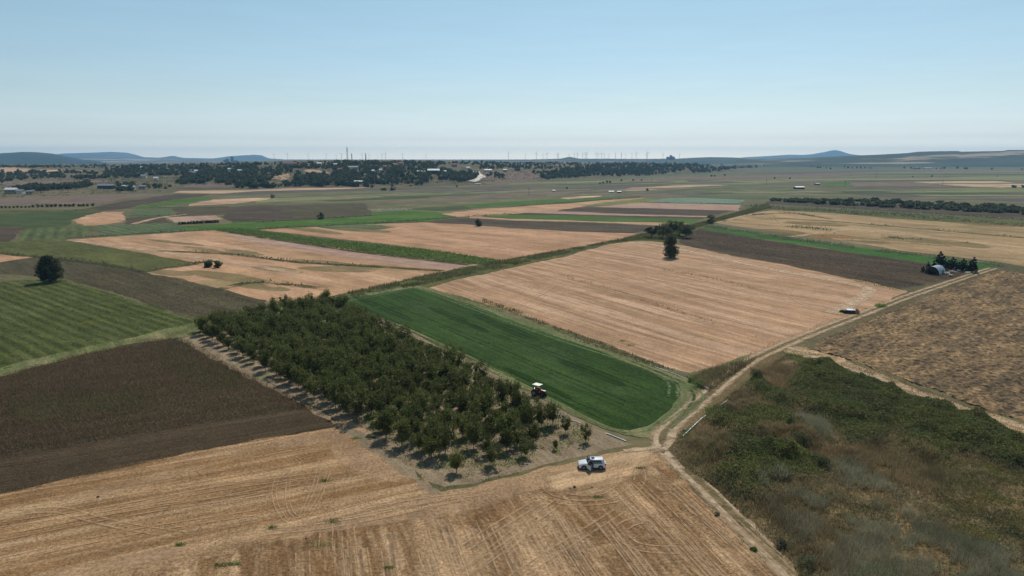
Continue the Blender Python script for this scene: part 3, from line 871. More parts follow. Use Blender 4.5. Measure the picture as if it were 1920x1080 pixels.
far_ridge('hills', [(-400, 292), (-200, 286), (0, 287), (40, 285), (70, 285.5), (100, 288), (125, 293), (150, 298), (190, 303), (220, 308)], 6200, 1200, M['darkhill'], seed=12, rough=0.35)
far_ridge('hills', [(110, 299), (130, 295), (150, 294.5), (190, 295), (230, 297), (270, 298.5), (300, 297), (320, 297), (350, 299), (400, 301), (460, 302), (520, 303)], 8200, 1200, M['quarryhill'], seed=15)
far_ridge('mountains', [(60, 296), (100, 290), (118, 288), (150, 287), (180, 286), (212, 285), (240, 286.5), (255, 290), (270, 294.5), (300, 295.5), (325, 292), (345, 296), (400, 297), (430, 293), (450, 291.5), (478, 290), (492, 291.5), (505, 297), (530, 298.5), (550, 300), (620, 301)],
          13500, 1600, M['bluehill'], seed=21, rough=0.2)
far_ridge('mountains', [(1360, 298), (1400, 294.5), (1440, 292.5), (1480, 290), (1500, 290.5), (1520, 289.5), (1545, 285), (1562, 281.5), (1575, 283.5), (1590, 288.5), (1610, 291), (1700, 294)],
          14000, 1400, M['bluehill'], seed=25, rough=0.15)

# fields lying on the ridge slope
def drape(name, poly_px, mat, lift=0.25):
    pts = [PT(*q)[:2] for q in poly_px]
    xs = [p[0] for p in pts]; ys = [p[1] for p in pts]
    st = max(6.0, (max(xs) - min(xs)) / 70)
    gx = np.arange(min(xs), max(xs) + st, st); gy = np.arange(min(ys), max(ys) + st, st)
    X, Y = np.meshgrid(gx, gy)
    X = X + (fbm(X / 30, Y / 30, 3) - 0.5) * st; Y = Y + (fbm(X / 30, Y / 30, 8) - 0.5) * st
    Z = np.maximum(ridge_h(X, Y), 0) + lift
    ok = in_poly(X.ravel(), Y.ravel(), pts).reshape(X.shape)
    n = len(gx); F = []
    for j in range(len(gy) - 1):
        for i in range(n - 1):
            if ok[j, i] and ok[j + 1, i] and ok[j, i + 1] and ok[j + 1, i + 1]:
                F.append((j * n + i, j * n + i + 1, (j + 1) * n + i + 1, (j + 1) * n + i))
    if not F: return
    me = mesh_np(name, np.stack([X.ravel(), Y.ravel(), Z.ravel()], 1), np.array(F), 4)
    bm = bmesh.new(); bm.from_mesh(me)
    bmesh.ops.delete(bm, geom=[v for v in bm.verts if not v.link_faces], context='VERTS')
    bm.to_mesh(me); bm.free()
    return tag(link(name, me, mat), kind='structure')


drape('tan_field', [(-300, 326), (-300, 313), (0, 313), (100, 317), (185, 320), (180, 322), (60, 323), (0, 324)], M['tanfar'])
drape('brown_field', [(-300, 352), (0, 341), (120, 336), (240, 338), (200, 343), (60, 348), (0, 349), (-300, 360)], M['brownfar'])
drape('bare_slope', [(330, 352), (350, 344), (400, 342), (440, 345), (460, 350), (400, 354)], M['brownfar'])
drape('tan_field', [(505, 336), (520, 328), (545, 325), (548, 335), (530, 340)], M['tanfar'])
drape('tan_field', [(568, 323), (575, 317), (600, 319), (620, 323), (618, 332), (600, 325)], M['tanfar'])
drape('bare_slope', [(820, 330), (840, 325), (870, 324), (880, 330), (860, 338), (830, 338)], M['brownfar'])
drape('quarry_slope', [(895, 342), (900, 325), (910, 322), (960, 322), (1040, 322), (1060, 328), (1040, 334), (1000, 340), (940, 346)], M['brownfar'])
ribbons('dirt_track', [[PT(*q)[:2] for q in ((884, 342), (892, 338), (899, 333), (904, 331), (896, 327), (893, 323))]],
        field_mat('chalk_road', L((205, 196, 184)), L((215, 205, 192)), L((190, 180, 165)), grain=0.3), 14.0, px=False, zf=lambda x, y: RZ(x, y) + 1.2, z=0.0)

# ------------------------------------------------------------ dirt roads and wheel marks
M['vline'] = track_mat('weedy_boundary', L((72, 76, 44)), 0.9, 0.12, soft=0.5)
M['pline'] = track_mat('pale_farm_track', L((198, 168, 136)), 0.85, 0.1, soft=0.5)
M['rut'] = track_mat('pale_dust', L((198, 172, 142)), 0.9, 0.5, soft=0.35)
M['rutg'] = track_mat('grey_gravel', L((160, 146, 130)), 0.7, 0.8, soft=0.3)
M['grassmid'] = track_mat('grass_between_ruts', L((112, 104, 70)), 0.75, 0.9, soft=0.5)
M['mark'] = track_mat('flattened_straw', L((200, 168, 132)), 0.6, 0.7, soft=0.7)
M['markfaint'] = track_mat('faint_flattened_straw', L((196, 164, 128)), 0.5, 0.5, soft=0.8)
M['markgreen'] = track_mat('flattened_green', L((112, 126, 84)), 0.8, 0.7, soft=0.6)
M['road_edge'] = track_mat('road_shoulder', L((168, 142, 112)), 0.95, 0.4, soft=0.35)
road = [(1560, 1150), (1490, 1078), (1430, 1018), (1340, 930), (1285, 878), (1252, 846), (1243, 822), (1262, 796), (1330, 738), (1400, 682), (1452, 655), (1530, 622), (1620, 588), (1700, 557), (1780, 530), (1830, 513), (1862, 503)]
ribbons('dirt_road', [road], M['road_edge'], 5.2, wvar=0.15)
ribbons('dirt_road', [road], M['rut'], 1.0, offsets=(-1.15, 1.15))
ribbons('grass_strip', [road], M['grassmid'], 1.5)
ribbons('dirt_road', [[(1240, 835), (1215, 842), (1170, 846)], [(1236, 850), (1255, 830), (1262, 805)], [(1225, 845), (1250, 850), (1275, 880)]], M['rut'], 1.6)
ribbons('field_track', [[(1478, 652), (1500, 660), (1560, 682), (1640, 708), (1760, 752), (1930, 806), (2200, 890)]], M['rut'], 2.2)
# perimeter track of the central field
per = [(1195, 455), (1255, 464), (1345, 483), (1440, 504), (1560, 526), (1612, 536), (1630, 545), (1610, 562), (1560, 588)]
M['ptrack'] = track_mat('pale_headland_track', L((206, 176, 146)), 1.0, 0.5, soft=0.45)
ribbons('wheel_marks', [per], M['ptrack'], 4.5)
ribbons('wheel_marks', [per], M['rut'], 1.7, offsets=(-1.7, 1.7))
ribbons('wheel_marks', [[(1463, 518), (1470, 540), (1490, 560), (1514, 574)], [(1560, 580), (1600, 590), (1640, 586)], [(1510, 574), (1550, 582), (1600, 596)], [(1380, 690), (1440, 660), (1500, 632), (1560, 598)]], M['mark'], 0.8, offsets=(-1.0, 1.0))
BOUND = [[(1440, 408), (1560, 415), (1700, 427), (1920, 446)], [(1400, 404), (1480, 400), (1560, 411)], [(960, 387), (1080, 379), (1200, 369)], [(480, 430), (640, 421), (800, 416)], [(125, 447), (260, 438), (400, 431)],
    [(262, 511), (400, 490), (360, 494)], [(0, 476), (100, 485), (200, 497), (265, 510)], [(430, 436), (560, 456), (700, 476), (880, 497)], [(700, 419), (860, 407), (960, 401)], [(1200, 379), (1390, 383)], [(240, 405), (330, 405), (430, 402)],
    [(480, 417), (600, 410), (700, 404)], [(120, 396), (250, 391), (430, 388)], [(1440, 382), (1620, 392), (1920, 412)], [(270, 470), (420, 476), (560, 492), (700, 500), (830, 508)], [(400, 545), (480, 530), (600, 540)]]
ribbons('weedy_boundary', BOUND, M['vline'], 6.0)
ribbons('farm_track', [[(1480, 445), (1530, 438), (1590, 432), (1660, 437), (1760, 447), (1920, 466)], [(1560, 448), (1700, 455), (1860, 470)], [(1340, 418), (1400, 404), (1440, 396)], [(130, 450), (280, 470), (420, 490), (560, 512)], [(350, 402), (300, 408), (250, 420)],
    [(560, 352), (420, 358), (340, 358)], [(960, 413), (1120, 417), (1270, 424)]], M['pline'], 7.0)
rr = random.Random(3)
lines = []
for i in range(46):
    a = rr.random(); b = rr.random()
    u0 = 850 + 420 * a; v0 = 552 - 90 * a + 120 * b * (1 - a * .2)
    ln = rr.uniform(0.12, 0.5)
    u1 = u0 + ln * 620; v1 = v0 + ln * (170 + 30 * b)
    lines.append([(u0, v0), ((u0 + u1) / 2, (v0 + v1) / 2 + rr.uniform(-1, 1)), (u1, v1)])
wp = [(840, 552), (960, 510), (1140, 465), (1240, 462), (1440, 500), (1600, 535), (1590, 575), (1480, 630), (1380, 680), (1290, 690), (1100, 622), (960, 575)]
pa = np.array(wp, float)
lines = [l for l in lines if all(in_poly(np.array([q[0]]), np.array([q[1]]), wp)[0] for q in l)]
ribbons('harvest_lines', lines, M['markfaint'], 1.0)
ribbons('wheel_marks', [[(965, 575), (990, 562), (1020, 548), (1045, 525), (1043, 510)], [(975, 580), (1005, 562), (1035, 545), (1058, 530)]], M['mark'], 0.7, offsets=(-0.9, 0.9))
# wheel marks in the near stubble
V2 = [(539, 858), (546, 873), (520, 900), (514, 926), (519, 950), (534, 975)]
near_marks = [V2, [(552, 858), (564, 867), (565, 878), (557, 886)], [(541, 900), (539, 935), (547, 962), (563, 968), (581, 934), (592, 905), (602, 864)],
              [(578, 968), (600, 932), (609, 905), (617, 884)]]
ribbons('wheel_marks', near_marks, M['mark'], 0.22, offsets=(-0.28, 0.28))
ribbons('wheel_marks', [[(1003, 892), (1006, 912), (1022, 930), (1052, 940), (1102, 943), (1150, 937), (1185, 921), (1200, 898), (1196, 875)],
                        [(1020, 890), (1018, 905), (1035, 922), (1060, 931), (1100, 935), (1140, 930), (1165, 915)],
                        [(1172, 856), (1155, 872), (1149, 894)], [(1192, 862), (1180, 878), (1173, 892)],
                        [(1165, 992), (1170, 1010), (1195, 1025), (1230, 1031), (1275, 1032)], [(1165, 992), (1180, 982), (1200, 976)]], M['mark'], 0.3, offsets=(-0.8, 0.8))
lines = []
vpu = 600
for i in range(90):
    u1 = rr.uniform(560, 1560); v1 = 1100
    top = 985 - (u1 - 560) * 0.0 if u1 < 800 else (960 if u1 < 1000 else 950 - (u1 - 1000) * 0.12)
    v0 = rr.uniform(top, 1040); v2 = v0 + rr.uniform(40, 160)
    f = lambda v: (vpu + (u1 - vpu) * (v - HORIZON) / (v1 - HORIZON))
    lines.append([(f(v0), v0), (f((v0 + v2) / 2) + rr.uniform(-3, 3), (v0 + v2) / 2), (f(v2), v2)])
ribbons('wheel_marks', lines, M['markfaint'], 0.5)
ribbons('wheel_marks', lines[::3], M['mark'], 0.28, offsets=(-0.8, 0.8))
cross = [[(1050, 940), (960, 1005), (870, 1078)], [(1018, 980), (900, 1058), (860, 1088)], [(1160, 960), (1000, 1060), (960, 1090)], [(1010, 942), (930, 990), (840, 1050)],
         [(640, 968), (760, 945), (900, 925)], [(0, 1052), (240, 1000), (480, 962)], [(0, 985), (200, 955), (420, 915), (600, 890)], [(30, 962), (110, 957), (180, 975), (260, 992), (340, 1003)],
         [(480, 1000), (620, 985), (760, 958), (860, 935)], [(0, 1010), (250, 962), (500, 925)], [(300, 950), (420, 935), (560, 905)]]
ribbons('wheel_marks', cross, M['markfaint'], 0.45, offsets=(-0.7, 0.7))
M['tram'] = track_mat('tramline_dark_green', L((36, 50, 22)), 0.7, 0.3, soft=0.6)  # darker green wheel lines through the crop
M['tramp'] = track_mat('pale_tramline', L((84, 104, 62)), 0.5, 0.3, soft=0.6)
gA, gB = Vector(P(660, 574)), Vector(P(1160, 802)); hA, hB = Vector(P(772, 542)), Vector(P(1262, 722))
for k, f in enumerate((.04, .2, .37, .54, .7, .86)):
    ln = [tuple(gA.lerp(hA, f)), tuple(gA.lerp(hA, f).lerp(gB.lerp(hB, f), .5) + Vector((.4, .2))), tuple(gA.lerp(hA, f).lerp(gB.lerp(hB, f), .97))]
    ribbons('tramline', [ln], M['tram'] if k % 2 == 0 else M['tramp'], 0.5, offsets=(-.9, .9), px=False)
M['agreen'] = pmat('pale_alfalfa_patch', (66, 88, 44), (72, 92, 50), DIR_G5, 0.6)
M['agdark'] = pmat('dense_alfalfa_patch', (38, 58, 20), (44, 66, 24), DIR_G5, 0.45)
for u, v, a, b, k in [(800, 580, 40, 14, .3), (1020, 660, 70, 16, .35), (1180, 740, 60, 18, .1), (900, 640, 70, 10, .4), (1080, 720, 60, 10, .3)]:
    soft_sheet('crop_patch', oval(u, v, a, b, k), M['agreen'])
for u, v, a, b, k in [(720, 580, 60, 8, .4), (960, 620, 80, 10, .4), (1110, 700, 70, 12, .35), (1010, 720, 70, 8, .45), (860, 600, 60, 8, .4)]:
    soft_sheet('crop_patch', oval(u, v, a, b, k), M['agdark'])
# turning strips round the alfalfa
ribbons('wheel_marks', [[(784, 540), (810, 549), (870, 572), (960, 605), (1060, 640), (1160, 672), (1240, 704), (1262, 722), (1262, 745)],
                        [(630, 569), (700, 555), (775, 541)], [(1170, 676), (1260, 712), (1292, 738), (1285, 762), (1250, 792)], [(1262, 712), (1305, 735), (1302, 760), (1250, 800)]],
        M['markgreen'], 0.9, offsets=(-0.9, 0.9))
ribbons('wheel_marks', [[(1215, 806), (1250, 778), (1272, 752), (1268, 735)], [(1090, 782), (1150, 806), (1190, 812), (1230, 804)], [(960, 712), (1020, 742), (1080, 774)]], M['markgreen'], 0.7)

# ------------------------------------------------------------ plants
def cards(C, size, rng, flat=0.0, aspect=0.5, up=0.0):
    """one small pointed leaf or sprig per centre; size (n,) ; flat pulls the normals upward; up makes them stand"""
    n = len(C)
    a = rng.normal(size=(n, 3)); a[:, 2] += up * 2.0
    a /= np.linalg.norm(a, axis=1, keepdims=True)
    b = rng.normal(size=(n, 3)); b[:, 2] *= (1 - flat)
    b -= (b * a).sum(1, keepdims=True) * a
    b /= np.linalg.norm(b, axis=1, keepdims=True) + 1e-9
    s = np.asarray(size).reshape(-1, 1)
    V = np.stack([C - a * s, C + b * s * aspect, C + a * s, C - b * s * aspect], 1).reshape(-1, 3)
    return V, np.arange(4 * n).reshape(-1, 4)


def blades(C, h, w, rng, lean=0.3):
    """upright thin blades (triangles)"""
    n = len(C)
    th = rng.uniform(0, 2 * np.pi, n)
    d = np.stack([np.cos(th), np.sin(th), np.zeros(n)], 1)
    l = rng.normal(size=(n, 3)) * lean; l[:, 2] = 1
    h = np.asarray(h).reshape(-1, 1); w = np.asarray(w).reshape(-1, 1)
    V = np.stack([C - d * w, C + d * w, C + l * h], 1).reshape(-1, 3)
    return V, np.arange(3 * n).reshape(-1, 3)


def crown_cards(rng, n, clumps, cr, leaf, flat=0.2):
    """clumps: (k,3) centres; cards spread in balls of radius cr around them"""
    k = rng.integers(0, len(clumps), n)
    d = rng.normal(size=(n, 3)); d /= np.linalg.norm(d, axis=1, keepdims=True)
    r = cr[k].reshape(-1, 1) * rng.uniform(0.25, 1.0, (n, 1)) ** 0.6
    C = clumps[k] + d * r * np.array([1, 1, 0.8])
    return cards(C, leaf * rng.uniform(0.6, 1.3, n), rng, flat, 0.55)


def tube(bm, p0, p1, r0, r1, seg=6):
    a = Vector(p0); b = Vector(p1); d = (b - a)
    if d.length < 1e-6: return
    q = d.to_track_quat('Z', 'Y')
    rings = []
    for c, r in ((a, r0), (b, r1)):
        rings.append([bm.verts.new(c + q @ Vector((r * math.cos(2 * math.pi * i / seg), r * math.sin(2 * math.pi * i / seg), 0))) for i in range(seg)])
    for i in range(seg):
        bm.faces.new((rings[0][i], rings[0][(i + 1) % seg], rings[1][(i + 1) % seg], rings[1][i]))
    bm.faces.new(rings[1])
    bm.faces.new(rings[0][::-1])


def trunk_mesh(name, h, r, tips, rng, seg=6):
    bm = bmesh.new()
    pts = [Vector((0, 0, -0.15))]
    for k in range(1, 4):
        pts.append(Vector((rng.normal() * r * 0.7, rng.normal() * r * 0.7, h * k / 3)))
    for k in range(3):
        tube(bm, pts[k], pts[k + 1], r * (1.25 - 0.25 * k), r * (1.25 - 0.25 * (k + 1)), seg)
    for t in tips:
        base = pts[1 + int(rng.integers(0, 3))] if len(pts) > 3 else pts[-1]
        t = Vector(t); mid = base.lerp(t, 0.5) + Vector((0, 0, -0.05 * (t - base).length))
        tube(bm, base, mid, r * 0.5, r * 0.35, 5); tube(bm, mid, t, r * 0.35, r * 0.1, 5)
    me = bpy.data.meshes.new(name); bm.to_mesh(me); bm.free()
    return me


def make_tree(name, h, rad, trunk_h, seed, n, leaf, mat, bark, nclump=26, shape='round', clump_r=0.33, stray=0.0, trunk_r=None):
    """Empty > trunk, crown; base at the origin"""
    rng = np.random.default_rng(seed)
    zc = trunk_h + (h - trunk_h) * 0.5; hz = (h - trunk_h) * 0.5
    cl = []
    while len(cl) < nclump:
        p = rng.uniform(-1, 1, 3)
        if shape == 'column':
            if np.hypot(p[0], p[1]) > 1: continue
            s = (0.78 + 0.22 * math.sin((p[2] + 1) * 1.9)) * (1 if p[2] < .5 else math.sqrt(max(.05, 1 - ((p[2] - .5) / .55) ** 2)))
            cl.append((p[0] * s * rad * .82, p[1] * s * rad * .82, zc + p[2] * hz * .9)); continue
        if shape == 'cone':
            if np.hypot(p[0], p[1]) > 1: continue
            s = (1 - (p[2] + 1) / 2) ** 0.7
            p[0] *= s; p[1] *= s
            cl.append((p[0] * rad * 0.8, p[1] * rad * 0.8, trunk_h + (p[2] + 1) / 2 * (h - trunk_h)))
            continue
        if np.linalg.norm(p) > 1 or np.linalg.norm(p) < 0.25: continue
        elif shape == 'vase':
            s = 0.55 + 0.5 * (p[2] + 1) / 2
            p[0] *= s; p[1] *= s
        elif shape == 'skirt':
            s = 1.0 if p[2] > -0.1 else 0.72
            p[0] *= s; p[1] *= s
        cl.append((p[0] * rad * (1 - clump_r * 0.6), p[1] * rad * (1 - clump_r * 0.6), zc + p[2] * hz * (1 - clump_r * 0.4)))
    cl = np.array(cl)
    cr = rad * clump_r * rng.uniform(0.6, 1.3, len(cl))
    if shape == 'cone': cr = cr * (1.25 - 0.85 * (cl[:, 2] - trunk_h) / (h - trunk_h))
    V, Fc = crown_cards(rng, n, cl, cr, leaf)
    if stray > 0:          # upright shoots above the crown
        m = int(stray)
        base = cl[rng.integers(0, len(cl), m)]
        Cs = []
        for b in base:
            ln = rng.uniform(0.25, 0.6) * rad
            lean = rng.normal(size=2) * 0.2
            for s in np.linspace(0, 1, 7):
                Cs.append((b[0] + lean[0] * ln * s, b[1] + lean[1] * ln * s, max(b[2], zc + hz * 0.4) + ln * s + 0.2))
        V2_, F2_ = cards(np.array(Cs), leaf * 0.8 * np.ones(len(Cs)), rng, 0, 0.4, 0.5)
        Fc = np.concatenate([Fc, F2_ + len(V)]); V = np.concatenate([V, V2_])
    root = empty(name, (0, 0, 0))
    link('crown', mesh_np(name + '_crown', V, Fc, 4), mat, root)
    link('trunk', trunk_mesh(name + '_trunk', trunk_h + hz * 0.35, trunk_r or max(0.05, h * 0.018), cl[:min(12, len(cl))], rng), bark, root)
    return root


M['bark'] = plain('bark', L((92, 78, 66)), 0.9, vary=0.3)
M['leaf_orch'] = leaf_mat('orchard_leaves', L((74, 80, 38)), L((120, 122, 68)), L((90, 96, 50)), trans=0.4, spec=0.15, rough=0.6, clump=0.6)
M['leaf_dark'] = leaf_mat('dark_leaves', L((62, 70, 42)), L((92, 98, 62)), L((72, 80, 50)), trans=0.38, clump=0.5)
M['leaf_far'] = leaf_mat('far_leaves', L((66, 72, 46)), L((94, 98, 66)), L((74, 82, 54)), trans=0.35, clump=0.3)
M['leaf_far_green'] = leaf_mat('far_green_leaves', L((66, 82, 48)), L((84, 96, 58)), trans=0.25)
M['leaf_conifer'] = leaf_mat('conifer_needles', L((30, 42, 34)), L((42, 54, 42)), trans=0.15)
M['leaf_grey'] = leaf_mat('grey_leaves', L((98, 100, 70)), L((124, 124, 92)), None, trans=0.35)
M['reed'] = leaf_mat('reed_leaves', L((90, 98, 52)), L((124, 122, 74)), L((102, 108, 62)), trans=0.4, clump=0.1)
M['drygrass'] = leaf_mat('dry_grass_blades', L((160, 134, 100)), L((186, 158, 122)), L((140, 112, 82)), trans=0.3, clump=0.15)
M['brownweed'] = leaf_mat('brown_weed_stems', L((126, 112, 80)), L((164, 146, 108)), L((104, 96, 70)), trans=0.35, clump=0.2)
M['greystem'] = leaf_mat('grey_dead_stems', L((132, 128, 104)), L((164, 158, 132)), L((112, 110, 86)), trans=0.3, clump=0.12)
M['bramble'] = leaf_mat('bramble_leaves', L((78, 86, 44)), L((122, 122, 72)), L((92, 98, 60)), trans=0.35, clump=0.1, spec=0.12, rough=0.6)
M['bramble_y'] = leaf_mat('yellowing_bramble_leaves', L((104, 104, 44)), L((134, 130, 60)), L((84, 90, 44)), trans=0.4, clump=0.15)
M['greenweed'] = leaf_mat('green_weed_leaves', L((88, 118, 44)), L((118, 146, 62)), L((98, 118, 52)), trans=0.35, clump=0.2)
M['sunfl'] = leaf_mat('dried_sunflower_leaves', L((84, 70, 44)), L((116, 96, 66)), L((84, 76, 48)), trans=0.3, clump=0.05)
M['sunfl_y'] = leaf_mat('yellow_sunflower_leaves', L((120, 112, 56)), L((150, 134, 84)), trans=0.3, clump=0.1)


def area(poly):
    a = 0
    for i in range(len(poly)):
        x0, y0 = poly[i]; x1, y1 = poly[(i + 1) % len(poly)]
        a += x0 * y1 - x1 * y0
    return abs(a) / 2


def sample(poly_px, n, rng, world=False, px_uniform=False):
    """n points spread over a surveyed outline"""
    if px_uniform:
        q = poly_px
    else:
        q = poly_px if world else [P(*p) for p in poly_px]
    a = np.array(q)
    out = np.zeros((0, 2))
    while len(out) < n:
        c = rng.uniform(a.min(0), a.max(0), (int(n * 2) + 16, 2))
        out = np.concatenate([out, c[in_poly(c[:, 0], c[:, 1], q)]])
    return out[:n]


def stuff(name, V, F, k, mat, label=None):
    return tag(link(name, mesh_np(name, V, F, k), mat), label, kind='stuff')


def grow(name, polys, dens, mat, h=(0.3, 0.6), w=0.03, kind='blades', lean=0.3, zf=None, rng=None, mask=None, world=False, puff=0.0, per=1):
    """ground cover over outlines: dens plants per square metre, per cards per plant"""
    rng = rng or np.random.default_rng(len(name) * 7 + int(dens * 100))
    Ps = []
    for q in polys:
        wq = q if world else [P(*p) for p in q]
        n = int(area(wq) * dens)
        if n > 0: Ps.append(sample(wq, n, rng, world=True))
    p = np.concatenate(Ps)
    if mask is not None:
        p = p[mask(p[:, 0], p[:, 1], rng)]
    p = np.repeat(p, per, axis=0)
    if puff > 0: p = p + rng.normal(size=p.shape) * puff
    n = len(p)
    z = zf(p[:, 0], p[:, 1]) if zf else np.zeros(n)
    hh = rng.uniform(h[0], h[1], n)
    if kind == 'blades':
        V, F = blades(np.stack([p[:, 0], p[:, 1], z], 1), hh, w * rng.uniform(0.6, 1.4, n), rng, lean)
        return stuff(name, V, F, 3, mat)
    zz = z + hh * rng.uniform(0.0, 1.0, n)
    V, F = cards(np.stack([p[:, 0], p[:, 1], zz], 1), w * rng.uniform(0.6, 1.4, n), rng, 0.3, 0.55, up=0.3 if kind == 'stand' else 0)
    return stuff(name, V, F, 4, mat)


# ---- orchard (each tree its own object)
orch_protos = []
for i in range(6):
    r_ = [2.3, 2.6, 2.15, 2.5, 2.35, 2.0][i]
    t = make_tree('orchard_tree', [4.4, 4.9, 4.2, 4.7, 4.5, 4.0][i], r_, 0.7, 100 + i, 1700, 0.165, M['leaf_orch'], M['bark'], nclump=[26, 40, 22, 34, 30, 18][i], shape='vase',
                  clump_r=[.3, .26, .34, .28, .3, .36][i], stray=16, trunk_r=0.07)
    orch_protos.append(t)
OA = Vector(P(862, 893)); OB = Vector(P(1098, 826))     # near side, left to right
OC = Vector(P(372, 622)); OD = Vector(P(604, 572))      # far side
NR, NC = 10, 31
used = set(); rr = random.Random(5)
orch = []
alone = {(1098, 829): 'young tree alone at the right tip of the orchard beside the green field',
         (1060, 813): 'slim clear-trunked tree second from the right tip of the orchard',
         (1041, 843): 'tiny sapling in the bare corner of the orchard, nearest the white car',
         (985, 856): 'open thin-leaved orchard tree with a branching shadow, left of the tiny sapling',
         (924, 872): 'round orchard tree standing clear on bare soil at the near edge of the orchard',
         (856, 886): 'orchard tree at the nearest corner of the orchard, closest to the camera'}
single = [(Vector(P(*k)), lab) for k, lab in alone.items()]
for i in range(NR):
    for j in range(NC):
        a = i / (NR - 1); b = j / (NC - 1)
        p = OA.lerp(OB, a).lerp(OC.lerp(OD, a), b)
        p = p + Vector((rr.uniform(-.55, .55), rr.uniform(-.55, .55)))
        if any((p - s[0]).length < 3.6 for s in single): continue
        u, v = to_px(p.x, p.y)
        if u > 1010 and v > 812: continue
        if 984 < u < 1050 and 738 < v < 790: continue
        if rr.random() < 0.015: continue
        orch.append((p, rr.uniform(0.82, 1.24) * (0.9 if j < 8 else 1.0)))
orch = sorted(orch, key=lambda q: q[0].length)[:294]
for k, (p, s) in enumerate(orch):
    pi = rr.randrange(6)
    loc = (p.x, p.y, 0)
    if pi not in used:
        o = orch_protos[pi]; used.add(pi); o.location = loc; o.rotation_euler = (0, 0, rr.uniform(0, 6.28)); o.scale = (s, s, s * rr.uniform(1, 1.2))
    else:
        o = dup(orch_protos[pi], loc, rr.uniform(0, 6.28), (s * rr.uniform(.88, 1.1), s, s * rr.uniform(.95, 1.3)))
    tag(o, 'leafy dark green fruit tree packed among the crowded orchard rows', 'tree', 'fruit trees in the orchard rows')
sizes = {0: .72, 1: .72, 2: .45, 3: .72, 4: .8, 5: .85}
for k, (p, lab) in enumerate(single):
    s = sizes[k]
    o = dup(orch_protos[(k * 2 + 1) % 6], (p.x, p.y, 0), k * 1.3, (s * (.75 if k in (0, 1, 2) else 1), s * (.75 if k in (0, 1, 2) else 1), s))
    tag(o, lab, 'tree', 'fruit trees in the orchard rows')

orch_poly = [(400, 622), (600, 572), (760, 625), (960, 722), (1100, 800), (1090, 845), (1000, 868), (862, 898), (720, 820), (600, 735), (480, 680)]


def patchy(scale, thr, seed):
    return lambda x, y, rng: fbm(x / scale, y / scale, seed, 3) > thr


grow('green_weeds', [orch_poly], 10, M['greenweed'], (0.1, 0.45), 0.14, kind='stand', mask=patchy(3.0, 0.49, 4), puff=0.2)
grow('green_weeds', [[(800, 905), (830, 912), (900, 900), (990, 876), (1000, 882), (890, 908), (828, 920), (795, 912)], [(720, 828), (735, 822), (800, 900), (790, 905)]], 10, M['reed'], (0.1, 0.4), 0.05, mask=patchy(2.5, 0.42, 9))

grow('green_weeds', [[(880, 880), (960, 820), (1060, 790), (1110, 815), (1100, 838), (1000, 868)], [(640, 770), (700, 800), (790, 880), (830, 890), (760, 830), (680, 770)]], 16, M['greenweed'], (0.1, 0.45), 0.13, kind='stand', mask=patchy(1.8, 0.56, 14))
# ---- lone trees and bushes of the fields
def base_xy(u, v):
    x, y = P(u, v); return (x, y, 0)


t = make_tree('broad_tree', 10.2, 5.0, 0.6, 301, 7500, 0.3, M['leaf_dark'], M['bark'], nclump=70, shape='column', clump_r=0.27, trunk_r=0.4)
t.location = base_xy(95, 529); tag(t, 'large dark round tree standing alone at the far left between green and brown fields', 'tree')
t = make_tree('broad_tree', 11.5, 4.3, 0.0, 302, 9000, 0.28, M['leaf_far'], M['bark'], nclump=70, shape='column', clump_r=0.33, trunk_r=0.35)
t.location = base_xy(1256, 483); tag(t, 'tall tree with drooping sides standing in the stubble in front of the tree clump', 'tree')
t.rotation_euler = (0, 0, 1.0)
clumpA = [(1221, 446, 7, 4.2, 'small round tree with visible trunk at the left end of the tree clump'),
          (1243, 447, 8.5, 6.0, 'bushy tree second from left in the clump behind the tall tree'),
          (1258, 441, 9.5, 6.4, 'tree at the middle of the clump, right behind the tall tree'),
          (1274, 442, 9.5, 6.2, 'tree in the clump with upright spiky top beside the green strip'),
          (1286, 446, 8, 5.6, 'flat spreading tree at the right end of the clump beside the brown field')]
for k, (u, v, h, r, lab) in enumerate(clumpA):
    t = make_tree('round_tree', h, r, 2.0, 310 + k, 1700, 0.4, M['leaf_dark'] if k % 2 else M['leaf_far'], M['bark'], nclump=26, clump_r=0.32, trunk_r=0.25)
    t.location = base_xy(u, v); tag(t, lab, 'tree', 'tree clump at the bend of the hedge')
loneb = [(1332, 419, 6.5, 3.2, 'small dark tree standing on the hedge right of the tree clump', 'tree'),
         (897, 424, 4.5, 3.6, 'round dark bush standing on the brown strip above the big stubble field', 'bush'),
         (601, 411, 5.0, 3.0, 'small round dark tree at the edge of the bright green field', 'tree'),
         (391, 501, 2.7, 2.0, 'left one of two dark bushes on the left stubble field', 'bush'),
         (409, 502, 3.1, 2.1, 'right one of two dark bushes on the left stubble field', 'bush'),
         (736, 357, 9, 6, 'dark tree standing by itself on the plain below the village', 'tree'),
         (720, 357, 3.5, 5, 'low brownish bush left of the dark tree on the plain', 'bush'),
         (511, 371, 4, 2.5, 'tiny bush at the tip of the tan field on the left plain', 'bush')]
for k, (u, v, h, r, lab, cat) in enumerate(loneb):
    t = make_tree('tree' if cat == 'tree' else 'bush', h, r, -0.3, 330 + k, 1300, 0.26 + r * 0.03, M['leaf_dark'], M['bark'], nclump=24, clump_r=0.34, shape='column')
    t.location = base_xy(u, v); tag(t, lab, cat)

